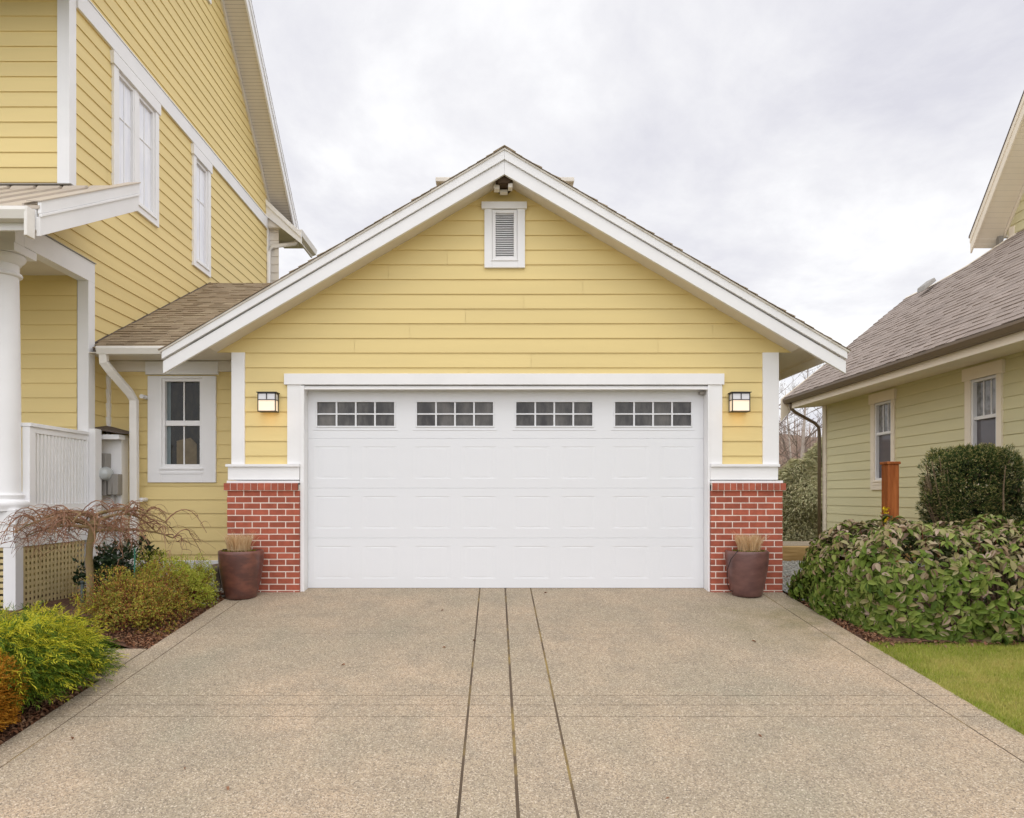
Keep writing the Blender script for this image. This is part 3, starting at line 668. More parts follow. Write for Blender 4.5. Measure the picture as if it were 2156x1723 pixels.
cs = math.sqrt(1+PB*PB); shingles((-4.985, ey-.01, bz(ey)), (1, 0, 0), (0, 1, PB), [(x+4.985, (y-ey)*cs) for x, y in P_], SHL, 'shingles', rf, over=.0)
mb = MB(); mb.prism([(-4.985, yr, bz(yr)-.01), (-.3, yr, bz(yr)-.01), (-.3, yr+3, bz(yr)-1.8), (-4.985, yr+3, bz(yr)-1.8)], (0, 0, -.03)); mb.build('breezeway_roof', UNDER, hs_)
mb = MB(); mb.prism([(-4.805, 8.26, 2.835), (-4.805, 8.17, 2.835), (-4.805, 8.145, 2.905), (-4.805, 8.155, 2.93), (-4.805, 8.17, 2.912), (-4.805, 8.26, 2.912)], (1.20, 0, 0)); mb.build('gutter', GUTW, hs_, bevel=.003)
mb = MB(); mb.box(-4.98, -4.965, 8.3, 11.8, 0, 0.0001)
fl = MB(); fl.prism([(-4.997, 8.39, bz(8.39)+.02), (-4.997, yr, bz(yr)+.02), (-4.997, yr, bz(yr)-.0), (-4.997, 8.39, bz(8.39)-.0)], (.03, 0, 0)); fl.build('flashing', UNDER, hs_)
def dspout(name, pts, w, d, m, parent):
    mb = MB(); P = [Vector(p) for p in pts]
    rings = []
    for i, p in enumerate(P):
        t = (P[min(i+1, len(P)-1)]-P[max(i-1, 0)]).normalized(); a = Vector((0, 1, 0)); a = (a-t*a.dot(t)).normalized(); b = t.cross(a)
        n = len(mb.v); rings.append(n)
        for q, r in ((-1, -1), (1, -1), (1, 1), (-1, 1)): mb.v.append(tuple(p+b*q*w/2+a*r*d/2))
    for r0, r1 in zip(rings, rings[1:]):
        for k in range(4): mb.f.append((r0+k, r0+(k+1) % 4, r1+(k+1) % 4, r1+k))
    mb.f.append(tuple(rings[-1]+k for k in range(4)))
    return mb.build(name, m, parent, bevel=.008)
dspout('downspout', [(-4.74, 8.21, 2.86), (-4.74, 8.22, 2.74), (-4.70, 8.27, 2.66), (-4.585, 8.50, 2.42), (-4.560, 8.56, 2.33), (-4.560, 8.57, .9), (-4.560, 8.57, .05)], .093, .07, GUTW, hs_)
for z in (2.39, 1.08):
    mb = MB(); mb.tube([(-4.49, 8.72, z), (-4.49, 8.60, z)], .026, 12); mb.build('faucet_cap', VINYL, hs_, smooth=False)
# utility nook
mb = MB(); mb.box(-4.985, -4.72, 8.56, BY-.02, -.05, 1.90); nook = mb.build('utility_nook', WHT, hs_, bevel=.004)
mb = MB(); mb.prism([(-5.0, 8.36, 1.955), (-4.66, 8.36, 1.90), (-4.62, 8.40, 1.895), (-4.62, BY-.02, 1.92), (-5.0, BY-.02, 2.02)], (0, 0, .014)); mb.build('nook_roof', UNDER, nook)
box_part('trim', WHT, nook, (-4.985, -4.665, 8.40, 8.55, 1.83, 1.888)); box_part('post', WHT, nook, (-4.938, -4.86, 8.24, 8.375, -.05, 1.945))
mt = thing('electric_meter', 'grey round electric meter and utility box beside the porch post', 'electric meter', (-4.83, 8.5, 1.2))
box_part('meter_base', GREY, mt, (-4.97, -4.845, 8.44, 8.555, 1.13, 1.66), bevel=.006)
mb = MB(); prof = [(.001, .10), (.05, .098), (.072, .075), (.078, .0), (.09, -.005), (.09, -.03)]
mb.lathe(prof, (0, 0, 0), 28); md = mb.build('meter_dial', MGLS, mt, smooth=True); md.matrix_parent_inverse = Matrix.Translation(-mt.location); md.location = (-4.85, 8.43, 1.40); md.rotation_euler = (R(90), 0, R(10))
b_ = box_part('meter_box', GREY, mt, (-4.83, -4.70, 8.44, 8.555, 1.14, 1.40), bevel=.008)
mb = MB(); mb.tube([(-4.77, 8.437, 1.15), (-4.77, 8.437, 1.39)], .004, 6); mb.tube([(-4.80, 8.49, 1.40), (-4.82, 8.47, 1.43), (-4.87, 8.47, 1.42)], .008, 6); mb.tube([(-4.765, 8.5, 1.14), (-4.765, 8.5, .2)], .014, 8); mb.build('conduit', GREY, mt, smooth=True)
# ---- porch
mb = MB(); mb.box(-9, -4.975, 7.0, 8.235, .88, .968); mb.build('porch_deck', GREY, hs_)
mb = MB(); mb.box(-9, -4.935, 6.975, 7.01, .832, .965); mb.box(-4.97, -4.935, 7.01, 8.235, .832, .965); mb.box(-9, -4.945, 6.985, 7.01, .596, .830); mb.box(-4.97, -4.945, 7.01, 8.235, .596, .830)
mb.build('porch_rim', WHT, hs_, bevel=.003)
box_part('porch_pier', WHT, hs_, (-5.07, -4.942, 6.988, 7.105, -.25, .594))
mb = MB(); sp = .0635; y = 7.125
while y < 8.19: mb.box(-4.964, -4.959, y, y+.034, -.10, .594); y += sp
z = -.08
while z < .58: mb.box(-4.971, -4.966, 7.11, 8.20, z, z+.034); z += sp
mb.build('lattice_panel', LATT, hs_)
mb = MB(); x = -5.12
while x > -7: mb.box(x-.040, x, 6.992, 7.002, -.25, .594); x -= sp
z = -.2
while z < .58: mb.box(-7, -5.08, 7.003, 7.013, z, z+.040); z += sp
mb.build('lattice_panel', LATT, hs_)
# beams and ceiling
mb = MB(); mb.box(-5.075, -4.94, 7.12, 8.37, 3.74, 3.983); mb.box(-9, -4.94, 6.98, 7.12, 3.736, 3.983); mb.build('porch_beam', WHT, hs_, bevel=.003)
box_part('beam_flashing', GREY, hs_, (-4.995, -4.925, 6.98, 8.38, 3.984, 3.992), bevel=0)
box_part('porch_ceiling', SOF, hs_, (-9, -5.076, 7.121, 8.23, 3.80, 3.82), bevel=0)
# column
cx, cy = -5.15, 7.13
prof = [(.205, .97), (.205, 1.0), (.215, 1.02), (.218, 1.05), (.205, 1.075), (.165, 1.09), (.165, 1.10), (.175, 1.12), (.172, 1.14), (.15, 1.15), (.142, 1.18), (.140, 1.6), (.137, 2.2), (.130, 2.9), (.122, 3.38), (.122, 3.42), (.150, 3.43), (.155, 3.445), (.150, 3.46), (.126, 3.47), (.124, 3.55), (.140, 3.555), (.150, 3.575), (.175, 3.60), (.185, 3.62), (.185, 3.645), (.02, 3.65)]
mb = MB(); mb.lathe(prof, (cx, cy, 0), 56); colm = mb.build('porch_column', WHT, hs_, smooth=True)
md_ = colm.modifiers.new('e', 'EDGE_SPLIT'); md_.split_angle = R(50)
box_part('capital', WHT, colm, (cx-.21, cx+.21, cy-.165, cy+.18, 3.65, 3.735)); box_part('plinth', WHT, colm, (cx-.22, cx+.215, cy-.155, cy+.2, .966, .99))
# railing
rl = MB(); rl.box(-5.02, -4.93, 7.20, 8.24, 1.865, 1.905); rl.box(-5.45, -5.02, 7.20, 7.29, 1.865, 1.905); rl.box(-5.0, -4.95, 7.3, 8.24, 1.80, 1.866)
rail = rl.build('porch_railing', WHT, hs_, bevel=.004); box_part('bottom_rail', WHT, rail, (-4.995, -4.955, 7.3, 8.24, .969, 1.04))
box_part('newel_post', WHT, rail, (-5.025, -4.945, 7.205, 7.30, .97, 1.863))
y = 7.345
while y < 8.21: box_part('baluster', WHT, rail, (-4.992, -4.958, y, y+.030, 1.04, 1.80), bevel=.002); y += .0615
# porch roof
zr = lambda y: 3.86+.556*(y-6.38)
mb = MB(); mb.prism([(-9, 6.36, zr(6.36)), (-9, 7.97, zr(7.97)), (-9, 7.97, zr(7.97)-.03), (-9, 6.36, zr(6.36)-.03)], (4.72, 0, 0)); pr = mb.build('porch_roof', METR, hs_)
mb = MB(); x = -4.36
mb2 = MB()
for k in range(16):
    xx = -4.42-k*.30
    mb2.prism([(xx, 6.36, zr(6.36)+.001), (xx, 7.95, zr(7.95)+.001), (xx, 7.95, zr(7.95)+.022), (xx, 6.36, zr(6.36)+.022)], (-.018, 0, 0))
    a = xx-.02; b = xx-.27
    mb2.prism([(a, 7.80, zr(7.80)+.001), (b, 7.80, zr(7.80)+.001), (b, 7.84, zr(7.84)+.035), (a, 7.84, zr(7.84)+.035)], (0, .06, .033))
mb2.build('standing_seam', METR, pr)
box_part('ridge_flashing', GREY, pr, (-9, -4.92, 7.86, 7.95, zr(7.9)+.03, zr(7.9)+.045))
for z0_, z1_, xo, nm in ((.0, -.125, .012, 'rake_cap'), (-.127, -.155, .02, 'rake_trim'), (-.157, -.335, .0, 'rake_board')):
    mb = MB(); yb, ye = 6.37, 8.13
    mb.prism([(-4.28+xo-.03, yb, zr(yb)+z0_+.045), (-4.28+xo-.03, ye, zr(ye)+z0_+.045), (-4.28+xo-.03, ye, zr(ye)+z1_+.045), (-4.28+xo-.03, yb, zr(yb)+z1_+.045)], (.035, 0, 0)); mb.build(nm, WHT, pr, bevel=.003)
mb = MB(); mb.prism([(-4.25, 6.36, zr(6.36)+.05), (-4.25, 8.13, zr(8.13)+.05), (-4.40, 8.13, zr(8.13)+.05), (-4.40, 6.36, zr(6.36)+.05)], (0, 0, -.012)); mb.build('rake_flashing', METR, pr)
mb = MB(); mb.box(-9, -4.31, 6.40, 6.98, 3.99, 4.0) if False else mb.box(-9, -5.0, 6.98, 7.0, 3.99, 4.16); mb.build('gable_fill', YEL, pr)
mb = MB(); mb.prism([(-9, 6.37, 3.69), (-9, 6.27, 3.69), (-9, 6.245, 3.765), (-9, 6.25, 3.80), (-9, 6.265, 3.79), (-9, 6.28, 3.705), (-9, 6.37, 3.705)], (4.67, 0, 0)); mb.build('gutter', GUTW, pr, bevel=.002)
box_part('fascia', WHT, pr, (-9, -4.31, 6.371, 6.40, 3.62, 3.83))
box_part('gutter_bracket', GUTW, pr, (-4.345, -4.315, 6.25, 6.36, 3.53, 3.80))
# ================================================================ GREEN HOUSE
gh = thing('green_house', 'sage green lap-sided house with cream trim and grey-brown shingle roof', 'house', (8, 11, 0))
GW = 7.2; GM = Sn(GW)
GA = (12.225, 12.99, 1.24, 3.05); GB = (9.626, 10.38, 1.24, 3.05)
siding([(3, -.1), (14.75, -.1), (14.75, 3.10), (3, 3.10)], GM, holes=[(q[0]+.03, q[1]-.03, q[2]+.03, 2.9) for q in (GA, GB)], jr=.35, cz0=3.05).build('wall', GRN, gh)
siding([(7.2, -.1), (11.2, -.1), (11.2, 3.6), (9.1, 5.4), (7.2, 3.8)], lambda u, o, z: (u, 14.9+o, z), cz0=3.05).build('rear_wall', GRN, gh)
box_part('interior_wall', DARK, gh, (7.32, 11, 3.05, 14.8, 0, 3.0), bevel=0)
box_part('corner_board', CRM, gh, (7.165, 7.30, 14.76, 14.91, -.1, 3.10))
for q, ga in ((GA, (12.36, 12.83)), (GB, (9.76, 10.22))):
    window(gh, GM, (q[0], q[1], q[2], 2.90), (ga[0], ga[1], 1.46, 2.83), header=(q[0]-.04, q[1]+.04, 2.87, 3.06), sashes=((1.46, 2.265), (2.315, 2.83)), cols_=3, muntin_sashes=(1,), tm=CRM, gl=GLG, gl2=GLS, fw=.04)
ZP = lambda X: 3.29+.82*(X-6.40)
pts = [(6.40, 15.1), (9.115, 15.1), (9.115, 14.16), (9.257, 13.37), (9.81, 12.62), (11.6, 11.6), (11.6, 2.5), (6.40, 2.5)]
mb = MB(); mb.prism([(x, y, ZP(x)-.012) for x, y in pts], (0, 0, -.03)); gr = mb.build('roof', UNDER, gh)
cs = math.sqrt(1+.82**2); shingles((6.38, 0, ZP(6.38)), (0, 1, 0), (1, 0, .82), [(y, (x-6.38)*cs) for x, y in pts], SHR, 'shingles', gr, row=.143, wmin=.10, wmax=.26)
mb = MB(); mb.prism([(9.115, 15.1, ZP(9.115)-.02), (11.8, 15.1, ZP(9.115)-2.2), (11.8, 2.5, ZP(9.115)-2.2), (9.115, 2.5, ZP(9.115)-.02)], (0, 0, -.03)); mb.build('roof', UNDER, gh)
mb = MB()
for (a, b) in zip(pts[1:5], pts[2:6]):
    A = Vector((a[0], a[1], ZP(a[0])+.0)); B = Vector((b[0], b[1], ZP(b[0])+.0)); mb.tube([A, B], .022, 6)
mb.build('ridge_cap', CRM, gr)
box_part('fascia', CRM, gh, (6.49, 6.52, 2.5, 15.05, 3.045, 3.24)); 
mb = MB(); mb.prism([(6.521, 2.5, 3.05), (7.2, 2.5, 3.10), (7.2, 2.5, 3.12), (6.521, 2.5, 3.07)], (0, 12.5, 0)); mb.build('soffit', CRM, gh)
mb = MB(); mb.prism([(6.488, 2.5, 3.16), (6.40, 2.5, 3.165), (6.365, 2.5, 3.235), (6.365, 2.5, 3.275), (6.385, 2.5, 3.27), (6.40, 2.5, 3.262), (6.488, 2.5, 3.262)], (0, 12.58, 0)); mb.build('gutter', GUTB, gh, bevel=.003)
mb = MB(); mb.prism([(6.34, 15.09, 3.28), (9.115, 15.09, ZP(9.115)-.03), (9.115, 15.09, ZP(9.115)-.25), (6.75, 15.09, 3.24), (6.34, 15.09, 2.78)], (0, .03, 0)); mb.build('rake_board', CRM, gh)
mb = MB(); mb.tube([(6.46, 14.92, 3.18), (6.50, 14.94, 3.04), (6.60, 14.95, 2.96), (7.02, 14.95, 2.73), (7.10, 14.94, 2.64), (7.11, 14.93, 2.5), (7.11, 14.93, 0)], .036, 8); mb.build('downspout', GUTB, gh, smooth=True)
# roof vent
vx, vy = 9.02, 14.45-.35
mb = MB(); t = Vector((.55, 0, .45)).normalized(); p = Vector((8.88, 14.0, ZP(8.88)+.02)); 
mb.prism([p+Vector((-.13, -.14, -.02)), p+Vector((.12, -.14, .18)), p+Vector((.10, -.10, .26)), p+Vector((-.10, -.10, .10))], (0, .26, 0)); mb.build('roof_vent', GREY, gh, bevel=.015)
# upper gable facing left
RA, RB_ = 9.2, 9.745; s2 = 1.465
zt = lambda y: 5.06+CR+s2*(13.17-y)         # top of barge
zb2 = lambda y: 4.80+CR+s2*(13.16-y)
y1 = 9.6
siding([(y1, 4.3), (12.86, 4.3), (12.86, 5.95), (12.97, zb2(12.97)), (y1, zb2(y1))], Sn(RB_), cz0=3.05).build('upper_wall', GRN, gh)
box_part('corner_board', CRM, gh, (RB_-.03, RB_+.1, 12.74, 12.87, 4.3, 6.2))
mb = MB(); mb.prism([(RA-.02, 13.19, zt(13.19)), (RA-.02, y1, zt(y1)), (RA-.02, y1, zt(y1)-.035), (RA-.02, 13.19, zt(13.19)-.035)], (3, 0, 0)); ur = mb.build('upper_roof', UNDER, gh)
mb = MB(); mb.prism([(RA-.012, 13.17, zt(13.17)-.037), (RA-.012, y1, zt(y1)-.037), (RA-.012, y1, zt(y1)-.165), (RA-.012, 13.17, zt(13.17)-.165)], (.03, 0, 0)); mb.build('rake_trim', CRM, ur)
mb = MB(); mb.prism([(RA, 13.17, zt(13.17)-.167), (RA, y1, zt(y1)-.167), (RA, y1, zt(y1)-.36), (RA, 13.17, zt(13.17)-.36)], (.03, 0, 0)); mb.build('rake_board', CRM, ur)
mb = MB(); nb = 66; SY0 = 13.15
for k in range(nb):
    a = SY0-(SY0-y1)*k/nb; b = SY0-(SY0-y1)*(k+.85)/nb; c = SY0-(SY0-y1)*(k+1)/nb
    for p, q, dz in ((a, b, 0), (b, c, .0012)): mb.face((RA+.03, p, zt(p)-.30+dz), (RB_+.02, p, zt(p)-.30+dz), (RB_+.02, q, zt(q)-.30+dz), (RA+.03, q, zt(q)-.30+dz))
mb.build('soffit', CRM, ur)
mb = MB(); mb.prism([(RB_-.035, 12.97, zt(12.97)-.31), (RB_-.035, y1, zt(y1)-.31), (RB_-.035, y1, zt(y1)-.42), (RB_-.035, 12.97, zt(12.97)-.42)], (.03, 0, 0)); mb.build('frieze_board', CRM, ur)
box_part('eave_fascia', CRM, ur, (RA+.03, 12, 13.10, 13.13, 5.0+CR-.02, 5.0+CR+.10)); box_part('downspout', GREY, gh, (9.62, 9.70, 12.98, 13.06, 5.2, 6.1))
# ================================================================ LANTERNS
LMP = bpy.data.materials.new('lit_lamp_glass'); LMP.use_nodes = True
_b = LMP.node_tree.nodes['Principled BSDF']; _b.inputs['Base Color'].default_value = (.8, .72, .6, 1); _b.inputs['Emission Color'].default_value = (1, .74, .48, 1); _b.inputs['Emission Strength'].default_value = .42; _b.inputs['Roughness'].default_value = .2
LMP2 = mat('opal_lamp_glass', (.74, .74, .76), .2, spec=.5)
def lantern(x, label, parts=None):
    t = thing('wall_lantern', label, 'wall light', (x, WX, 1.13+(1044-850)/174.8), 'square wall lanterns on the garage front')
    l, r, b, tp = x-.108, x+.108, 2.128, 2.353; y0, y1 = 8.045, 8.165
    f = MB(); f.box(l+.0, r-.0, y0-.0, y1, tp-.012, tp); f.box(l-.012, r+.012, y0-.012, y1, tp, tp+.008); f.box(l, r, y0, y1, b, b+.010)
    for xx in (l, r-.010): f.box(xx, xx+.010, y0, y0+.010, b, tp); f.box(xx, xx+.010, y1-.012, y1, b, tp)
    f.box(l, r, y0-.002, y0+.006, 2.264, 2.273); f.box(x-.005, x+.005, y0-.002, y0+.006, 2.27, tp)
    for xx in (l, r-.008): f.box(xx, xx+.008, y0, y1, 2.264, 2.272)
    f.box(l+.02, r-.02, y1, 8.178, b+.02, tp-.02)
    f.build('frame', BLK, t)
    g1 = MB(); g1.box(l+.007, r-.007, y0+.006, y1-.002, b+.010, 2.266); g1.build('lamp_glass', LMP, t)
    g2 = MB(); g2.box(l+.007, r-.007, y0+.006, y1-.002, 2.266, tp-.013); g2.build('upper_glass', LMP2, t)
    ld = bpy.data.lights.new('bulb', 'POINT'); ld.energy = .5; ld.color = (1, .62, .28); ld.shadow_soft_size = .06
    lo = bpy.data.objects.new('bulb', ld); col.objects.link(lo); lo.location = (x, 8.03, b-.045); lo.parent = t; lo.matrix_parent_inverse = Matrix.Translation(-t.location)
lantern((565-1044)/176.3, 'black framed square lantern with glowing lower glass, left of the garage door')
lantern((1556.5-1044)/176.3, 'black framed square lantern with glowing lower glass, right of the garage door')
# ================================================================ POTS
TAN = leafmat('dry_grass', [(.66,.47,.25,1),(.80,.60,.36,1),(.52,.34,.16,1),(.85,.68,.44,1),(.70,.52,.29,1)], .7, .3)
def blades(name, n, c, rad, h, m, lean=.35, wd=.004, seed=1, flat=False):
    rg = np.random.default_rng(seed); a = rg.uniform(0, 6.283, n); r = rad*np.sqrt(rg.uniform(0, 1, n))
    bx, by = c[0]+r*np.cos(a), c[1]+r*np.sin(a); hh = h*rg.uniform(.7, 1.08, n); la = a+rg.normal(0, .7, n); le = lean*hh*rg.uniform(.2, 1.1, n)
    ww = wd*rg.uniform(.6, 1.3, n); da = rg.uniform(0, 6.28, n); dx, dy = np.cos(da)*ww, np.sin(da)*ww
    V = np.zeros((n, 6, 3))
    for k, (t, s) in enumerate(((0, 1), (.55, .9), (1, .25))):
        x = bx+np.cos(la)*le*t*t; y = by+np.sin(la)*le*t*t; z = c[2]+hh*t
        V[:, 2*k] = np.stack([x-dx*s, y-dy*s, z], 1); V[:, 2*k+1] = np.stack([x+dx*s, y+dy*s, z], 1)
    f = np.array([(0, 1, 3, 2), (2, 3, 5, 4)])[None]+(np.arange(n)*6)[:, None, None]
    return V.reshape(-1, 3), f.reshape(-1, 4)
def pot(x, y, sc, label, glabel, seed, cable):
    zb_ = g(y-.12)+.004; t = thing('plant_pot', label, 'plant pot', (x, y, zb_), 'glazed pots in front of the brick piers')
    pr_ = [(.001, 0), (.155, 0), (.172, .012), (.185, .06), (.212, .18), (.236, .32), (.249, .44), (.252, .52), (.250, .545), (.243, .553), (.232, .548), (.226, .53), (.222, .50)]
    pr_ = [(a*sc, b*sc) for a, b in pr_]
    mb = MB(); mb.lathe(pr_, (x, y, zb_), 64); mb.build('pot_body', POT2 if cable else POT, t, smooth=True)
    mb = MB(); mb.lathe([(.23*sc, .505*sc), (.15*sc, .525*sc), (.001, .53*sc)], (x, y, zb_), 30); mb.build('potting_soil', SOIL, t, smooth=True)
    gt = thing('ornamental_grass', glabel, 'ornamental grass', (x, y, zb_+.52*sc), 'clipped dry grasses in the glazed pots')
    cx_ = x-.0 + (.02 if cable else -.03)
    V, f = blades('', 900, (cx_, y, zb_+.51*sc), .115, .215, TAN, .30, .0028, seed)
    ss = fast_mesh('dry_blades', V, 4, f, TAN, gt)
    V, f = blades('', 150, (cx_+.02, y, zb_+.51*sc), .11, .27, TAN, .75, .002, seed+9); fast_mesh('dry_blades', V, 4, f, TAN, gt)
    V, f = blades('', 700, (cx_, y, zb_+.515*sc), .18, .045, MOSSB, .6, .004, seed+5); fast_mesh('moss_tuft', V, 4, f, MOSSB, gt)
    return zb_
MOSSB = leafmat('green_shoots', [(.16,.17,.01,1),(.26,.26,.02,1),(.10,.09,.02,1),(.20,.12,.05,1)], .8, .3)
pot(-2.955, 7.88, 1.0, 'maroon glazed tall pot standing before the left brick pier', 'clipped straw-coloured grass in the left pot', 3, 0)
pot(2.945, 8.0-.03, .965, 'maroon glazed tall pot standing before the right brick pier', 'clipped straw-coloured grass in the right pot', 4, 1)
mb = MB(); x0 = 2.945; pts_ = [(x0-.14, 7.86, .50), (x0-.19, 7.77, .485), (x0-.245, 7.80, .40), (x0-.262, 7.88, .27), (x0-.255, 7.9, .12), (x0-.22, 7.92, .03), (x0-.12, 7.98, -.015)]
mb.tube(pts_, .0045, 6); tag(mb.build('irrigation_tube', CABL, smooth=True), 'thin black tube running down the side of the right plant pot', 'irrigation tube')
mb = MB(); x0 = -2.955; pts_ = [(x0-.06, 7.78, .52), (x0-.20, 7.86, .51), (x0-.265, 7.9, .43), (x0-.29, 7.95, .25), (x0-.24, 7.9, .08), (x0-.30, 8.0, -.01), (x0-.5, 7.9, .0)]
mb.tube(pts_, .0045, 6); tag(mb.build('irrigation_tube', CABL, smooth=True), 'thin black tube looping behind the left plant pot', 'irrigation tube')
# taupe tub behind the left pot
mb = MB(); mb.lathe([(.001, 0), (.125, 0), (.135, .03), (.160, .21), (.165, .215), (.178, .22), (.182, .30), (.176, .31), (.168, .30), (.15, .24), (.001, .23)], (-3.33, 8.42, -.03), 44)
tb = mb.build('garden_tub', BUCK, smooth=True); tag(tb, 'taupe round tub with a thick rim half hidden by the left pot', 'tub')
# ================================================================ small items
mb = MB(); mb.tube([(-4.40, 7.22, -.12), (-4.395, 7.22, .20)], .017, 10); mb.tube([(-4.395, 7.22, .20), (-4.394, 7.22, .225)], .022, 10)
tag(mb.build('garden_stake', mat('grey_green_metal', (.07, .09, .085), .5), smooth=True), 'short dark grey pipe standing in the bed beside the lattice', 'garden stake')
pt = thing('wooden_post', 'reddish-brown stained wooden post with a flat cap by the green house', 'post', (5.24, 9, 0))
box_part('post_shaft', ORNG, pt, (5.165, 5.315, 8.95, 9.10, -.1, 1.545), bevel=.006); box_part('cap', ORNG, pt, (5.15, 5.33, 8.935, 9.115, 1.545, 1.58), bevel=.006)
mb = MB(); mb.box(3.6, 7.15, 11.55, 11.75, -.02, .262); tw = tag(mb.build('timber_edging', TIMB, bevel=.01), 'weathered golden timber edging across the gap behind the gravel', 'timber edging')
sheet('upper_path', 3.4, 7.19, [11.76, 12.9], .265, CONC, zf=lambda x, y: 0)
# ================================================================ PLANTS
def norm(v): return v/np.maximum(np.linalg.norm(v, axis=-1, keepdims=True), 1e-9)
def leaf_cloud(C, D, Nn, L, W, droop=.15, fold=.12, detail=1):
    """C base points, D direction, Nn leaf normal -> verts, quads"""
    n = len(C); D = norm(D); S = norm(np.cross(D, Nn)); U = np.cross(S, D); L = L[:, None]; W = W[:, None]
    if detail == 0:
        V = np.stack([C, C+D*L*.5+S*W*.5+U*W*fold, C+D*L-U*L*droop, C+D*L*.5-S*W*.5+U*W*fold], 1)
        f = np.array([(0, 1, 2, 3)])[None]+(np.arange(n)*4)[:, None, None]; return V.reshape(-1, 3), f.reshape(-1, 4)
    p = lambda t, s, u: C+D*L*t+S*W*s+U*(W*u*fold*2-L*droop*t*t)
    V = np.stack([p(0, 0, 0), p(.30, .42, 1), p(.30, 0, 0), p(.30, -.42, 1), p(.66, .40, 1), p(.66, 0, 0), p(.66, -.40, 1), p(1, 0, 0)], 1)
    fc = np.array([(0, 1, 2, 2), (0, 2, 3, 3), (1, 4, 5, 2), (2, 5, 6, 3), (4, 7, 5, 5), (5, 7, 6, 6)])
    tri = np.array([(0, 1, 2), (0, 2, 3), (1, 4, 5), (1, 5, 2), (2, 5, 6), (2, 6, 3), (4, 7, 5), (5, 7, 6)])
    f = tri[None]+(np.arange(n)*8)[:, None, None]; return V.reshape(-1, 3), f.reshape(-1, 3)
def lump(P, seed=0, s=1.6, amp=.12):
    return np.array([noise.noise(Vector(tuple(p*s))+Vector((seed, seed*.7, 0))) for p in P])*amp
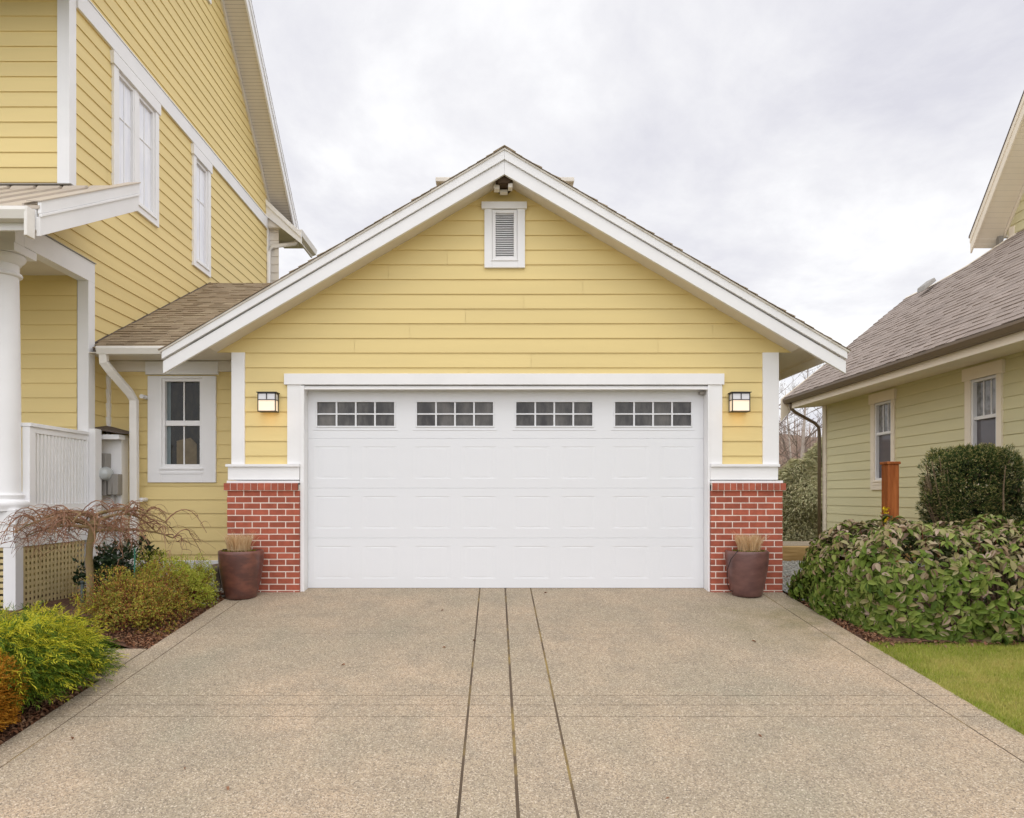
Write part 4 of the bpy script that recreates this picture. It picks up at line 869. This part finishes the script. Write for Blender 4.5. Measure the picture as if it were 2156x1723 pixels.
# ---- big broadleaf shrub on the right: whorled drooping leaves
def viburnum():
    t = thing('viburnum_shrub', 'broad low evergreen shrub with long bronze-tinged leaves at the lawn edge', 'shrub', (4.6, 7.3, 0))
    rg = np.random.default_rng(11); ns = 4300
    cx_, cy_, ax, ay, H = 5.66, 7.30, 2.16, 1.10, .85
    d = norm(rg.normal(0, 1, (ns*6, 3))*np.array([1.7, 1, .8])); d = d[d[:, 2] > -.03]; e = 4.2; sc = (np.abs(d)**e).sum(1)**(-1/e); P0 = d*sc[:, None]
    P = np.array([cx_, cy_, 0])+P0*np.array([ax, ay, H]); Nn = norm(np.sign(P0)*np.abs(P0)**(e-1)/np.array([ax, ay, H])+d*.25)
    k = rg.permutation(len(P)); vis = (Nn[k, 1] < .6); k = k[vis][:int(ns*1.45)]; P = P[k]; Nn = Nn[k]; kk = rg.uniform(0, 1, len(P)) < np.clip(.95+lump(P, 31, 5.5, 1.3), .15, 1); k = k[kk]; P = P[kk]; Nn = Nn[kk]; n = len(P)
    dep = lump(P, 3, 1.7, .16)+lump(P, 8, 4.2, .11)-np.abs(rg.normal(0, .06, n))-.02; P = P+Nn*dep[:, None]
    P[:, 2] += np.array([g(y) for y in P[:, 1]])*np.clip(1-P[:, 2]/H, 0, 1)+.02
    Vs, Fs, off = [], [], 0
    for j in range(5):            # leaves around each shoot tip
        a = rg.uniform(0, 6.283, n); T = norm(np.cross(Nn, np.array([0, .2, 1.0]))+1e-3); B = np.cross(Nn, T)
        side = T*np.cos(a)[:, None]+B*np.sin(a)[:, None]
        D = norm(side*1.0+Nn*rg.uniform(.05, .5, n)[:, None]+np.array([0, 0, -.55])); up = norm(Nn*1.2+np.array([0, -.2, .35])+rg.normal(0, .28, (n, 3)))
        L = rg.uniform(.060, .112, n); W = L*rg.uniform(.44, .58, n)
        v, f = leaf_cloud(P+side*.008, D, up, L, W, .22, .16); Vs.append(v.reshape(n, 8, 3))
    V = np.concatenate(Vs); pb = np.clip((np.tile(Nn[:, 2], 5)-.1)*.9+np.clip((np.tile(P[:, 0], 5)-3.9)*.16, 0, .35), .14, .62); isb = rg.uniform(0, 1, len(V)) < pb
    tri = np.array([(0, 1, 2), (0, 2, 3), (1, 4, 5), (1, 5, 2), (2, 5, 6), (2, 6, 3), (4, 7, 5), (5, 7, 6)])
    def part_(sel): Q = V[sel]; return Q.reshape(-1, 3), (tri[None]+(np.arange(len(Q))*8)[:, None, None]).reshape(-1, 3)
    m1 = leafmat('viburnum_leaves', [(.05,.095,.012,1),(.15,.21,.03,1),(.09,.14,.018,1),(.27,.30,.075,1),(.13,.19,.025,1),(.22,.28,.055,1),(.065,.11,.015,1)], .5, .2, .15)
    v_, f_ = part_(~isb); fast_mesh('foliage', v_, 3, f_, m1, t)
    m1b = leafmat('bronzed_leaves', [(.26,.22,.09,1),(.30,.20,.12,1),(.27,.27,.09,1),(.44,.33,.25,1),(.17,.10,.055,1),(.34,.33,.14,1),(.38,.27,.19,1)], .5, .15, .2)
    v_, f_ = part_(isb); fast_mesh('bronzed_foliage', v_, 3, f_, m1b, t)
    # inner leaves, coloured darker to paint in the shade inside the shrub
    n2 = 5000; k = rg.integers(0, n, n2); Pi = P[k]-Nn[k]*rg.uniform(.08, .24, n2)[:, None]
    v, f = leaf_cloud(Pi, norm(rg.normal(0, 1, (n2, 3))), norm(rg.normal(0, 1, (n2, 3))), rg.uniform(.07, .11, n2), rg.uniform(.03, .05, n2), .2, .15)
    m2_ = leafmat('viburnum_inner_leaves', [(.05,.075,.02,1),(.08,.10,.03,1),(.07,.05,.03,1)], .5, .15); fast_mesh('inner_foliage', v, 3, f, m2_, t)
    mb = MB()
    for i in range(70):
        a = random.uniform(0, 6.28); r = random.uniform(.5, .86); ex, ey_ = cx_+ax*r*math.cos(a), cy_+ay*r*math.sin(a)
        bx, by = cx_+(ex-cx_)*.45, cy_+(ey_-cy_)*.3
        mb.tube([(bx, by, g(by)-.02), ((bx+ex)/2, (by+ey_)/2, .3), (ex, ey_, random.uniform(.35, .75))], [.014, .010, .005], 5)
    mb.build('stem', BARK, t)
    mb = MB(); n_ = len(P); k = rg.integers(0, n, 900)
    for i in k: p = Vector(P[i]); q = p-Vector(Nn[i])*.12-Vector((0, 0, .03)); mb.tube([q, p], [.0035, .0025], 4, cap=False)
    mb.build('twig', REDT, t)
BARK = mat('grey_brown_bark', (.17, .115, .07), .9, c2=(.26, .20, .12), nscale=20, var=.15, bump=.8, bscale=60)
REDT = mat('reddish_twig', (.22, .06, .03), .7, var=.2, nscale=10)
viburnum()
# ---- clipped yew
def yew():
    t = thing('yew_shrub', 'dark green clipped boxy yew standing against the green house wall', 'shrub', (5.95, 8.7, 0))
    rg = np.random.default_rng(5); n = 30000; c = np.array([6.13, 8.75, .90]); h = np.array([.53, .44, .79])
    d = rg.normal(0, 1, (n, 3)); d = norm(d); e = 5.0; s = (np.abs(d)**e).sum(1)**(-1/e); P0 = d*s[:, None]; Nn = norm(np.sign(P0)*np.abs(P0)**(e-1)/h)
    P = c+P0*h; P = P+Nn*(lump(P, 2, 2.6, .12)+lump(P, 5, 7, .09)-np.abs(rg.normal(0, .045, n)))[:, None]
    keep = (P[:, 1] < 9.0); P, Nn = P[keep], Nn[keep]; n = len(P)
    sel = (rg.uniform(0, 1, n) < np.clip(.75+lump(P, 12, 3.2, 1.3), .15, 1)); P, Nn = P[sel], Nn[sel]; n = len(P)
    D0 = norm(Nn+np.array([0, -.1, .45])+rg.normal(0, .45, (n, 3)))
    Vs, Vt = [], []
    for j in range(6):
        dd = norm(D0+rg.normal(0, .45, (n, 3))); v, f = leaf_cloud(P+D0*(j*.008), dd, norm(rg.normal(0, 1, (n, 3))), rg.uniform(.022, .040, n), rg.uniform(.005, .009, n), .1, .05, 0)
        (Vs if j < 4 else Vt).append(v.reshape(-1, 4, 3))
    q4 = lambda A: (A.reshape(-1, 3), np.arange(len(A)*4).reshape(-1, 4))
    V, Fc = q4(np.concatenate(Vs)); V2, F2 = q4(np.concatenate(Vt)[rg.uniform(0, 1, 2*n) < .62])
    # shadow tone put into the dark needles; new growth tips lighter: two leaf materials
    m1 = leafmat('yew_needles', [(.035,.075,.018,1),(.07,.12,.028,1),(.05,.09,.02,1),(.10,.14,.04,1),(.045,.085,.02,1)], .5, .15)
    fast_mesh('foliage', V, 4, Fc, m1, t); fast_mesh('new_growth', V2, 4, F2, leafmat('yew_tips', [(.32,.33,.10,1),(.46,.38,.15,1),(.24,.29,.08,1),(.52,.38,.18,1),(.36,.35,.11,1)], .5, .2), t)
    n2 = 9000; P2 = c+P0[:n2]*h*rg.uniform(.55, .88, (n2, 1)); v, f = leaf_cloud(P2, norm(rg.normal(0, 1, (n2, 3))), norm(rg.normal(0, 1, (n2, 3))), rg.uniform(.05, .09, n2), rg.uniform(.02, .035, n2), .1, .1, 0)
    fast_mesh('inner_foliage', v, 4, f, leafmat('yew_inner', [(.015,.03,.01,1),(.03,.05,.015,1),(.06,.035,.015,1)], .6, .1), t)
    mb = MB()
    for i in range(26):
        a = random.uniform(0, 6.28); x, y = 6.02+.5*math.cos(a), 8.7+.33*math.sin(a)
        mb.tube([(6.02, 8.75, -.02), ((x+6.02)/2, (y+8.75)/2, .5), (x, y, random.uniform(1.0, 1.6))], [.022, .014, .006], 6)
    mb.tube([(6.16, 8.24, .95), (6.15, 8.23, 1.2), (6.17, 8.22, 1.50)], [.012, .009, .005], 5); mb.build('stem', BARK, t)
yew()
# ---- feathery shrubs (junipers)
def feathery(name, label, c, h, n, cols, plume=.30, seed=1, zf=.55, lean=(0, 0, .3), tip=None, wid=.0045, keepf=None, gz=None, sub=15, amp=.16, base_only=False, cat='shrub', frac_tip=.35):
    t = thing(name, label, cat, (c[0], c[1], c[2]-h[2]))
    rg = np.random.default_rng(seed); c = np.array(c); h = np.array(h)
    d = norm(rg.normal(0, 1, (n, 3))); d[:, 2] = np.abs(d[:, 2])*1.0-.25; d = norm(d); e = 3.6; s = (np.abs(d)**e).sum(1)**(-1/e); P0 = d*s[:, None]; Nn = norm(np.sign(P0)*np.abs(P0)**(e-1)/h)
    lay = rg.uniform(0, 1, n); P = c+P0*h*(1-.45*(lay**2))[:, None]; P = P+Nn*(lump(P, seed, 2.4, amp)+lump(P, seed+4, 6, amp*.5))[:, None]
    if keepf is not None: k = keepf(P); P, Nn, lay = P[k], Nn[k], lay[k]
    n = len(P); D = norm(Nn*np.array([1, 1, zf])+np.array(lean)+rg.normal(0, .30, (n, 3)))
    L = plume*rg.uniform(.5, 1.25, n)
    S = P-D*L[:, None]*.6; ob = {0: ([], []), 1: ([], [])}; offs = [0, 0]; istip = (rg.uniform(0, 1, n) < frac_tip*np.clip(Nn[:, 2]*1.6+.25, .12, 1.3)) & (lay < .6)
    for grp in (0, 1):
        k = istip if grp else ~istip; m = k.sum()
        if m == 0: continue
        s_, d_, l_ = S[k], D[k], L[k]*(1.15 if grp else 1.0); sd = norm(np.cross(d_, np.array([0, 0, 1.0]))+rg.normal(0, .25, (m, 3))); up = np.cross(sd, d_)
        for j in range(sub):
            f_ = (j+.3)/sub; sg = 1 if j % 2 else -1
            pos = s_+d_*(l_*f_)[:, None]-np.array([0, 0, 1.])*(l_*.16*f_*f_)[:, None]
            dd = norm(d_*1.0+sd*sg*rg.uniform(.30, .62, m)[:, None]+up*rg.uniform(-.45, .5, m)[:, None]-np.array([0, 0, .25])*f_)
            ll = l_*(.27*(1-f_*.55))*rg.uniform(.7, 1.2, m)
            v, f = leaf_cloud(pos, dd, norm(up+rg.normal(0, .5, (m, 3))), ll, np.full(m, wid)*rg.uniform(.8, 1.5, m), .15, .1, 0)
            ob[grp][0].append(v); ob[grp][1].append(f+offs[grp]); offs[grp] += len(v)
    fast_mesh('foliage', np.concatenate(ob[0][0]), 4, np.concatenate(ob[0][1]), leafmat(name+'_foliage', cols, .6, .2, .2), t)
    if ob[1][0]: fast_mesh('new_growth', np.concatenate(ob[1][0]), 4, np.concatenate(ob[1][1]), leafmat(name+'_tips', tip or cols, .6, .25, .2), t)
    mb = MB(); b = (c[0], c[1], c[2]-h[2]*.9)
    for i in range(60):
        j = rg.integers(0, n); p = c+(P[j]-c)*.8; mb.tube([b, ((b[0]+p[0])/2, (b[1]+p[1])/2, (b[2]+p[2])/2-.03), tuple(p)], [.012, .008, .003], 5)
    mb.build('stem', BARK, t); return t
JD = [(.045,.09,.010,1),(.12,.20,.015,1),(.07,.13,.010,1),(.20,.28,.022,1),(.03,.065,.010,1),(.16,.22,.018,1)]
JT = [(.54,.51,.03,1),(.66,.60,.04,1),(.42,.44,.025,1),(.70,.59,.05,1),(.32,.37,.02,1)]
feathery('juniper_shrub', 'large feathery green juniper with yellow-green tips beside the driveway', (-4.02, 4.95, -.14), (.93, .74, .35), 8200, JD, .27, 21, .28, (.16, -.14, .0), JT, .0044, sub=22, amp=.20, frac_tip=.40)
OD = [(.42,.17,.015,1),(.52,.24,.02,1),(.34,.12,.012,1),(.58,.30,.03,1),(.28,.09,.01,1)]
feathery('cypress_shrub', 'small golden-orange thread-leaf shrub at the left edge of the driveway', (-3.43, 4.22, -.25), (.36, .36, .34), 6000, OD, .080, 31, .55, (0, 0, .25), [(.60,.32,.03,1),(.66,.36,.05,1),(.50,.24,.02,1)], .0050, sub=16, amp=.07)
# ---- small leaved shrubs
def small_leaf(name, label, c, h, n, cols, ll=(.014, .026), seed=1, twig=REDT, amp=.2, gap=.8, grp=None, up=.5, e=2.4, ntw=600, dense=4):
    t = thing(name, label, 'shrub', (c[0], c[1], c[2]-h[2]), grp); rg = np.random.default_rng(seed); c = np.array(c); h = np.array(h)
    d = norm(rg.normal(0, 1, (n, 3))); d[:, 2] = d[:, 2]*.8+.15; d = norm(d); s = (np.abs(d)**e).sum(1)**(-1/e); P0 = d*s[:, None]; Nn = norm(np.sign(P0)*np.abs(P0)**(e-1)/h)
    lay = rg.uniform(0, 1, n); P = c+P0*h*(1-.5*lay**1.6)[:, None]; P += Nn*(lump(P, seed, 2.8, amp)+lump(P, seed+3, 8, amp*.55))[:, None]
    k = rg.uniform(0, 1, n) < np.clip(gap+lump(P, seed+7, 4, 1.2), .1, 1); P, Nn = P[k], Nn[k]; n = len(P); Vs, Fs, off = [], [], 0
    S0 = norm(Nn+np.array([0, 0, up])+rg.normal(0, .4, (n, 3)))
    for j in range(dense):
        dd = norm(S0*.5+rg.normal(0, .7, (n, 3))); L = rg.uniform(*ll, n)
        v, f = leaf_cloud(P+S0*(j*.010), dd, norm(Nn*.6+np.array([0, -.3, .6])+rg.normal(0, .5, (n, 3))), L, L*.45, .1, .12, 0); Vs.append(v); Fs.append(f+off); off += len(v)
    fast_mesh('foliage', np.concatenate(Vs), 4, np.concatenate(Fs), leafmat(name+'_leaves', cols, .5, .22), t)
    mb = MB(); b = Vector((c[0], c[1], c[2]-h[2]*.95))
    for i in range(ntw):
        j = rg.integers(0, n); p = Vector(P[j]); q = b+(p-b)*random.uniform(.55, .8)+Vector(rg.normal(0, .02, 3)); mb.tube([q, (q+p)/2+Vector(rg.normal(0, .008, 3)), p+Vector(S0[j])*.03], [.003, .0022, .0015], 3, cap=False)
    for i in range(24):
        j = rg.integers(0, n); p = Vector(P[j]); mb.tube([b+Vector(rg.normal(0, .05, 3))*.7, b+(p-b)*.5, b+(p-b)*.85], [.009, .006, .003], 5)
    mb.build('twig', twig, t); return t
AZ1 = [(.30,.30,.03,1),(.22,.25,.03,1),(.40,.36,.04,1),(.34,.16,.035,1),(.14,.15,.02,1),(.50,.45,.06,1),(.38,.14,.04,1),(.26,.10,.03,1)]
AZ2 = [(.32,.38,.03,1),(.44,.48,.05,1),(.24,.31,.03,1),(.52,.52,.07,1),(.38,.31,.05,1)]
small_leaf('azalea_shrub', 'olive and russet small-leaved shrub spilling toward the driveway', (-3.56, 6.74, .04), (.40, .54, .33), 10000, AZ1, seed=41, amp=.20, gap=.62)
small_leaf('azalea_shrub', 'yellow-green small-leaved shrub just left of the left plant pot', (-3.50, 7.50, .14), (.40, .46, .30), 9000, AZ2, seed=47, amp=.20, gap=.66)
CA = [(.012,.028,.010,1),(.02,.045,.015,1),(.035,.065,.02,1),(.015,.03,.012,1)]
small_leaf('camellia_shrub', 'dark glossy green shrub behind the weeping tree trunk', (-4.25, 7.72, .15), (.40, .28, .36), 1500, CA, (.05, .085), 53, BARK, .25, .7, ntw=150, dense=3)
# ---- weeping ornamental tree
def weeping_tree():
    t = thing('weeping_tree', 'small bare weeping tree with tangled twigs in front of the porch', 'tree', (-4.17, 7.0, -.1))
    x, y = -4.17, 7.0; mb = MB()
    mb.tube([(x-.005, y, -.15), (x-.01, y, .10), (x-.012, y, .30), (x-.03, y+.01, .46), (x-.018, y, .60), (x+.02, y, .78), (x+.025, y, .92)], [.042, .038, .036, .037, .034, .040, .030], 12)
    mb.build('trunk', TRUNK, t, smooth=True)
    br, tw = MB(), MB(); rg = random.Random(9)
    def arc(p, az, L, rise, droop, r0, n=7, wob=.05):
        pts = [Vector(p)]; a = az; 
        for i in range(n):
            f = (i+1)/n; st = L/n; a += rg.gauss(0, wob*3); vz = rise*(1-f*1.6)-droop*f*f
            pts.append(pts[-1]+Vector((math.cos(a)*st, math.sin(a)*st, vz*st)))
        return pts, a
    tips = []
    lim = lambda p: p.x > -4.9 or p.z > 1.0
    mains = [(math.pi*.98, .66, .55), (math.pi*1.08, .60, .2), (.05, .80, .10), (-.25, .72, .5), (math.pi*.80, .45, .9), (.4, .62, .8), (-1.3, .42, .7), (-2.1, .5, .5), (1.5, .4, .6), (2.3, .42, .3), (-.75, .5, .1)]
    for i, (az, L, rise) in enumerate(mains):
        pts, a = arc((x+.01, y, rg.uniform(.76, .92)), az, L, rise, rg.uniform(.25, .55), .02, 8, .07)
        pts = [p if p.x > -4.90 else Vector((-4.90, p.y, p.z)) for p in pts]
        n = len(pts); br.tube(pts, [.021*(1-.7*k/(n-1)) for k in range(n)], 6)
        for s in range(10):
            k = rg.randint(2, n-1); p = pts[k]; az2 = az+rg.gauss(0, .9)
            q, a2 = arc(p, az2, rg.uniform(.18, .42), rg.uniform(.1, 1.7), rg.uniform(.6, 2.0), .006, 8, .12)
            m = len(q)
            if any(v.x < -4.93 for v in q): continue
            tw.tube(q, [.0068*(1-.6*j/(m-1)) for j in range(m)], 4, cap=False)
            for s3 in range(5):
                k3 = rg.randint(2, m-1); p3 = q[k3]; q3, _ = arc(p3, az2+rg.gauss(0, .9), rg.uniform(.10, .30), rg.uniform(-.9, 1.2), rg.uniform(.4, 2.2), .003, 6, .16)
                if any(v.x < -4.93 for v in q3): continue
                tw.tube(q3, [.0034*(1-.55*j/6) for j in range(7)], 3, cap=False)
    br.build('limb', TRUNK, t, smooth=True); tw.build('twig', TWG, t)
TRUNK = mat('pale_olive_bark', (.28, .19, .10), .85, c2=(.22, .17, .06), nscale=18, var=.12, bump=.5, bscale=50, stretch=(1, 1, 2))
TWG = mat('rosy_brown_twigs', (.21, .095, .06), .7, c2=(.30, .17, .09), nscale=4, var=.15)
weeping_tree()
# small globe light seen through the twigs / stake
mb = MB(); mb.tube([(-3.78, 7.1, -.1), (-3.775, 7.1, .58)], .008, 6); tag(mb.build('plant_stake', mat('green_stake', (.03, .16, .10), .5), smooth=True), 'thin green plant stake among the shrubs right of the tree trunk', 'plant stake')
# yellow flowers by the post
mb = MB(); rg = random.Random(3)
for i in range(40):
    p = Vector((5.11+rg.gauss(0, .022), 8.9+rg.gauss(0, .03), .78+rg.random()*.20)); d = Vector((rg.gauss(0, 1), rg.gauss(0, 1), rg.gauss(0, 1))).normalized()*.018; e = d.cross(Vector((.3, .5, .8))).normalized()*.014
    mb.face(p-d, p+e, p+d, p-e)
for i in range(7): mb.tube([(5.10+rg.gauss(0, .03), 8.9, -.05), (5.10+rg.gauss(0, .03), 8.9, .9)], .004, 4)
tag(mb.build('yellow_flowers', mat('yellow_petals', (.75, .55, .02), .6)), 'spray of bright yellow flowers at the foot of the wooden post', 'flowers')
# ---- lawn blades
def lawn(name, xr, yr, n, seed, clipf=None):
    rg = np.random.default_rng(seed); x = rg.uniform(*xr, n); y = yr[0]+(yr[1]-yr[0])*rg.uniform(0, 1, n)
    if clipf: k = clipf(x, y); x, y = x[k], y[k]; n = len(x)
    z = np.array([g(v) for v in y])-.014; h = rg.uniform(.010, .040, n)*np.clip(1+lump(np.stack([x, y, 0*x], 1), 2, 3, .6), .4, 1.6) if False else rg.uniform(.010, .038, n); a = rg.uniform(0, 6.28, n); l = h*rg.uniform(.1, .9, n); b = rg.uniform(0, 6.28, n); w_ = rg.uniform(.0012, .0026, n)
    V = np.stack([np.stack([x-np.cos(b)*w_, y-np.sin(b)*w_, z], 1), np.stack([x+np.cos(b)*w_, y+np.sin(b)*w_, z], 1), np.stack([x+np.cos(a)*l, y+np.sin(a)*l, z+h], 1)], 1).reshape(-1, 3)
    f = np.arange(n*3).reshape(-1, 3); o = fast_mesh(name, V, 3, f, GRS); return tag(o, kind='stuff')
GRS = mat('grass_blades', (0, 0, 0), .8, spec=.1, c2=(.46, .36, .13), nscale=1.7, cpos=(.48, .78), var=.25, isl_cols=[(.17,.26,.025,1),(.26,.36,.04,1),(.37,.40,.06,1),(.26,.32,.035,1),(.44,.42,.09,1),(.50,.43,.15,1),(.23,.29,.03,1)])
tag(lawn('grass', (3.405, 6.6), (3.3, 6.25), 280000, 3), 'short green lawn grass right of the driveway', 'grass')
# dead leaves
def litter(name, n, region, zf, seed, cols, lab):
    rg = np.random.default_rng(seed); x, y = region(rg, n); z = np.array([zf(a, b) for a, b in zip(x, y)])+rg.uniform(.004, .02, len(x)); n = len(x)
    C = np.stack([x, y, z], 1); D = rg.normal(0, 1, (n, 3)); D[:, 2] *= .25; U = rg.normal(0, .35, (n, 3)); U[:, 2] = 1; L = rg.uniform(.02, .05, n)
    v, f = leaf_cloud(C, D, U, L, L*.5, .3, .25); o = fast_mesh(name, v, 3, f, leafmat(name+'_mat', cols, .8, .15)); tag(o, lab, 'leaf litter', kind='stuff')
LC = [(.26,.11,.055,1),(.34,.18,.10,1),(.19,.075,.035,1),(.40,.24,.14,1),(.13,.055,.03,1)]
litter('fallen_leaves', 2600, lambda r, n: (-3.13-np.abs(r.normal(0, .38, n)), r.uniform(6.12, 8.1, n)), bedz, 5, LC, 'brown fallen leaves along the left bed edge')
litter('fallen_leaves', 900, lambda r, n: (3.46+np.abs(r.normal(0, .12, n)), r.uniform(6.25, 8.1, n)), bedr, 6, LC, 'curled brown leaves under the big shrub by the driveway')
litter('fallen_leaves', 160, lambda r, n: (r.uniform(3.5, 6.2, n), 6.22-np.abs(r.normal(0, .05, n))), lambda x, y: g(y), 7, LC, 'sparse brown leaves where the lawn meets the big shrub')
litter('fallen_leaves', 700, lambda r, n: (-3.14-np.abs(r.normal(0, .12, n)), r.uniform(4.2, 5.34, n)), bedz2, 8, LC, 'dark fallen leaves beneath the juniper along the driveway')
litter('scattered_leaves', 11, lambda r, n: (r.uniform(-2.8, 3.3, n), r.uniform(3.6, 8.0, n)), lambda x, y: g(y), 17, LC, 'a few dry leaves scattered over the concrete driveway')
# ================================================================ BACKGROUND
def tree_lines(mb, base, H, rg, r0=.10, depth=3, spread=.55, nb=12):
    x, y, z = base; top = Vector((x+rg.gauss(0, .05*H), y+rg.gauss(0, .05*H), z+H)); b = Vector(base)
    tr = [b+(top-b)*f+Vector((rg.gauss(0, .012*H), rg.gauss(0, .012*H), 0)) for f in (0, .25, .5, .75, 1)]; tw = MB()
    mb.tube(tr, [r0, r0*.8, r0*.55, r0*.32, r0*.08], 6)
    def sub(p, d, L, r, k):
        q = p+d*L*.5+Vector((rg.gauss(0, .04*L), rg.gauss(0, .04*L), .04*L)); e = p+d*L+Vector((0, 0, .10*L)); tw.tube([p, q, e], [r, r*.7, r*.35], 4, cap=False)
        if k:
            for i in range(4):
                s = rg.uniform(.25, 1); c = p+(e-p)*s; dd = (d+Vector((rg.gauss(0, .5), rg.gauss(0, .5), rg.gauss(.15, .35)))).normalized(); sub(c, dd, L*rg.uniform(.3, .55), r*.5, k-1)
    for i in range(nb):
        f = rg.uniform(.22, .98); p = b+(top-b)*f; a = rg.uniform(0, 6.28); d = Vector((math.cos(a), math.sin(a), rg.uniform(.25, .9))).normalized(); sub(p, d, H*spread*(1.05-f)*rg.uniform(.5, .9)+.15*H*.5, r0*.26*(1.2-f), depth)
    return tw
BIRCH = mat('pale_grey_bark', (.50, .43, .37), .9, c2=(.28, .22, .18), nscale=4, var=.15)
BTW = mat('grey_brown_twigs', (.22, .17, .14), .9, var=.15)
def bare_tree(x, y, z, H, seed, label, r0=.1, nb=14):
    t = thing('bare_tree', label, 'tree', (x, y, z), 'leafless trees behind the gap between the houses'); mb = MB(); tw = tree_lines(mb, (x, y, z), H, random.Random(seed), r0, 3, .55, nb)
    mb.build('trunk', BIRCH, t, smooth=True); tw.build('crown', BTW, t)
bare_tree(13.0, 29, -1.0, 7.7, 1, 'pale-trunked leafless tree nearest the corner of the green house', .14, 26)
bare_tree(14.9, 36, -1.0, 8.8, 5, 'leafless tree showing right beside the garage corner board', .15, 24)
bare_tree(19.2, 44, -1, 9.3, 8, 'thin leafless tree behind the green house downspout', .14, 22)
# thicket of evergreens
def evergreen(x, y, H, w_, cols, label, seed, n=5000):
    t = thing('evergreen_tree', label, 'evergreen', (x, y, -.5), 'evergreen thicket beyond the timber edging'); rg = np.random.default_rng(seed)
    f = rg.uniform(0, 1, n)**.8; a = rg.uniform(0, 6.283, n); r = w_*(1-f**2.0*.85)*rg.uniform(.65, 1.05, n)
    P = np.stack([x+np.cos(a)*r, y+np.sin(a)*r, -.5+f*H], 1); P += lump(P, seed, 1.1, .5)[:, None]*np.stack([np.cos(a), np.sin(a), 0*a], 1); D = np.stack([np.cos(a), np.sin(a), rg.uniform(-.5, .4, n)], 1)+rg.normal(0, .4, (n, 3))
    v, fc = leaf_cloud(P, D, norm(rg.normal(0, 1, (n, 3))+np.array([0, 0, 1])), rg.uniform(.07, .18, n), rg.uniform(.012, .035, n), .25, .1, 0)
    fast_mesh('crown', v, 4, fc, leafmat('evergreen_foliage', cols, .8, .15, .1), t); mb = MB(); mb.tube([(x, y, -.5), (x, y, H*.8)], [.1, .03], 6); mb.build('trunk', BARK, t)
E1 = [(.36,.36,.19,1),(.50,.49,.28,1),(.42,.40,.22,1),(.64,.56,.36,1),(.26,.27,.14,1)]; E2 = [(.55,.47,.30,1),(.68,.57,.38,1),(.46,.42,.27,1),(.75,.63,.44,1)]
evergreen(8.6, 19.0, 2.6, 1.25, E1, 'olive green conifer filling the gap right beside the garage pier', 61, 60000)
evergreen(10.3, 20.6, 3.7, 1.3, E1, 'taller mottled conifer by the corner of the green house', 62, 60000)
evergreen(7.0, 20.4, 2.6, 1.3, E2, 'brownish conifer partly hidden behind the garage', 63, 30000)
evergreen(12.2, 20.9, 2.8, 1.3, E2, 'brownish conifer partly hidden behind the green house', 64, 30000)
# wooded hillside
mb = MB(); nx, ny = 90, 24
hz = lambda x, y: (1/(1+math.exp(-(y-105)/16)))*(15.0+noise.noise(Vector((x*.012, 1.3, 0)))*5)-1.2+noise.noise(Vector((x*.09, y*.09, 0)))*1.0
for j in range(ny+1):
    for i in range(nx+1): x = -180+400*i/nx; y = 48+130*j/ny; mb.v.append((x, y, hz(x, y)))
for j in range(ny):
    for i in range(nx): a = j*(nx+1)+i; mb.f.append((a, a+1, a+nx+2, a+nx+1))
tag(mb.build('hillside', HILL, smooth=True), kind='structure')
mb = MB(); rg = random.Random(4)
for i in range(2600):
    x = rg.uniform(-60, 90) if i % 2 else rg.uniform(24, 52); y = rg.uniform(55, 135); z = hz(x, y)-.3; H = rg.uniform(2.5, 5.5); r = .05
    mb.face((x-r, y, z), (x+r, y, z), (x+r*.2, y, z+H), (x-r*.2, y, z+H))
    for k in range(9):
        f = rg.uniform(.25, .95); a = rg.uniform(-1, 1); L = H*.32*(1.15-f); c = (x, y, z+H*f); e_ = (x+a*L, y+rg.uniform(-.5, .5)*L, z+H*f+L*rg.uniform(.5, 1.1)); mb.face((c[0]-.018, c[1], c[2]), (c[0]+.018, c[1], c[2]), (e_[0]+.006, e_[1], e_[2]), (e_[0]-.006, e_[1], e_[2]))
tag(mb.build('far_woods', mat('far_woods_bark', (.30, .21, .16), .95, var=.3, nscale=.2)), 'brown leafless wood covering the far hillside', 'woods', kind='stuff')
for n in (): pass
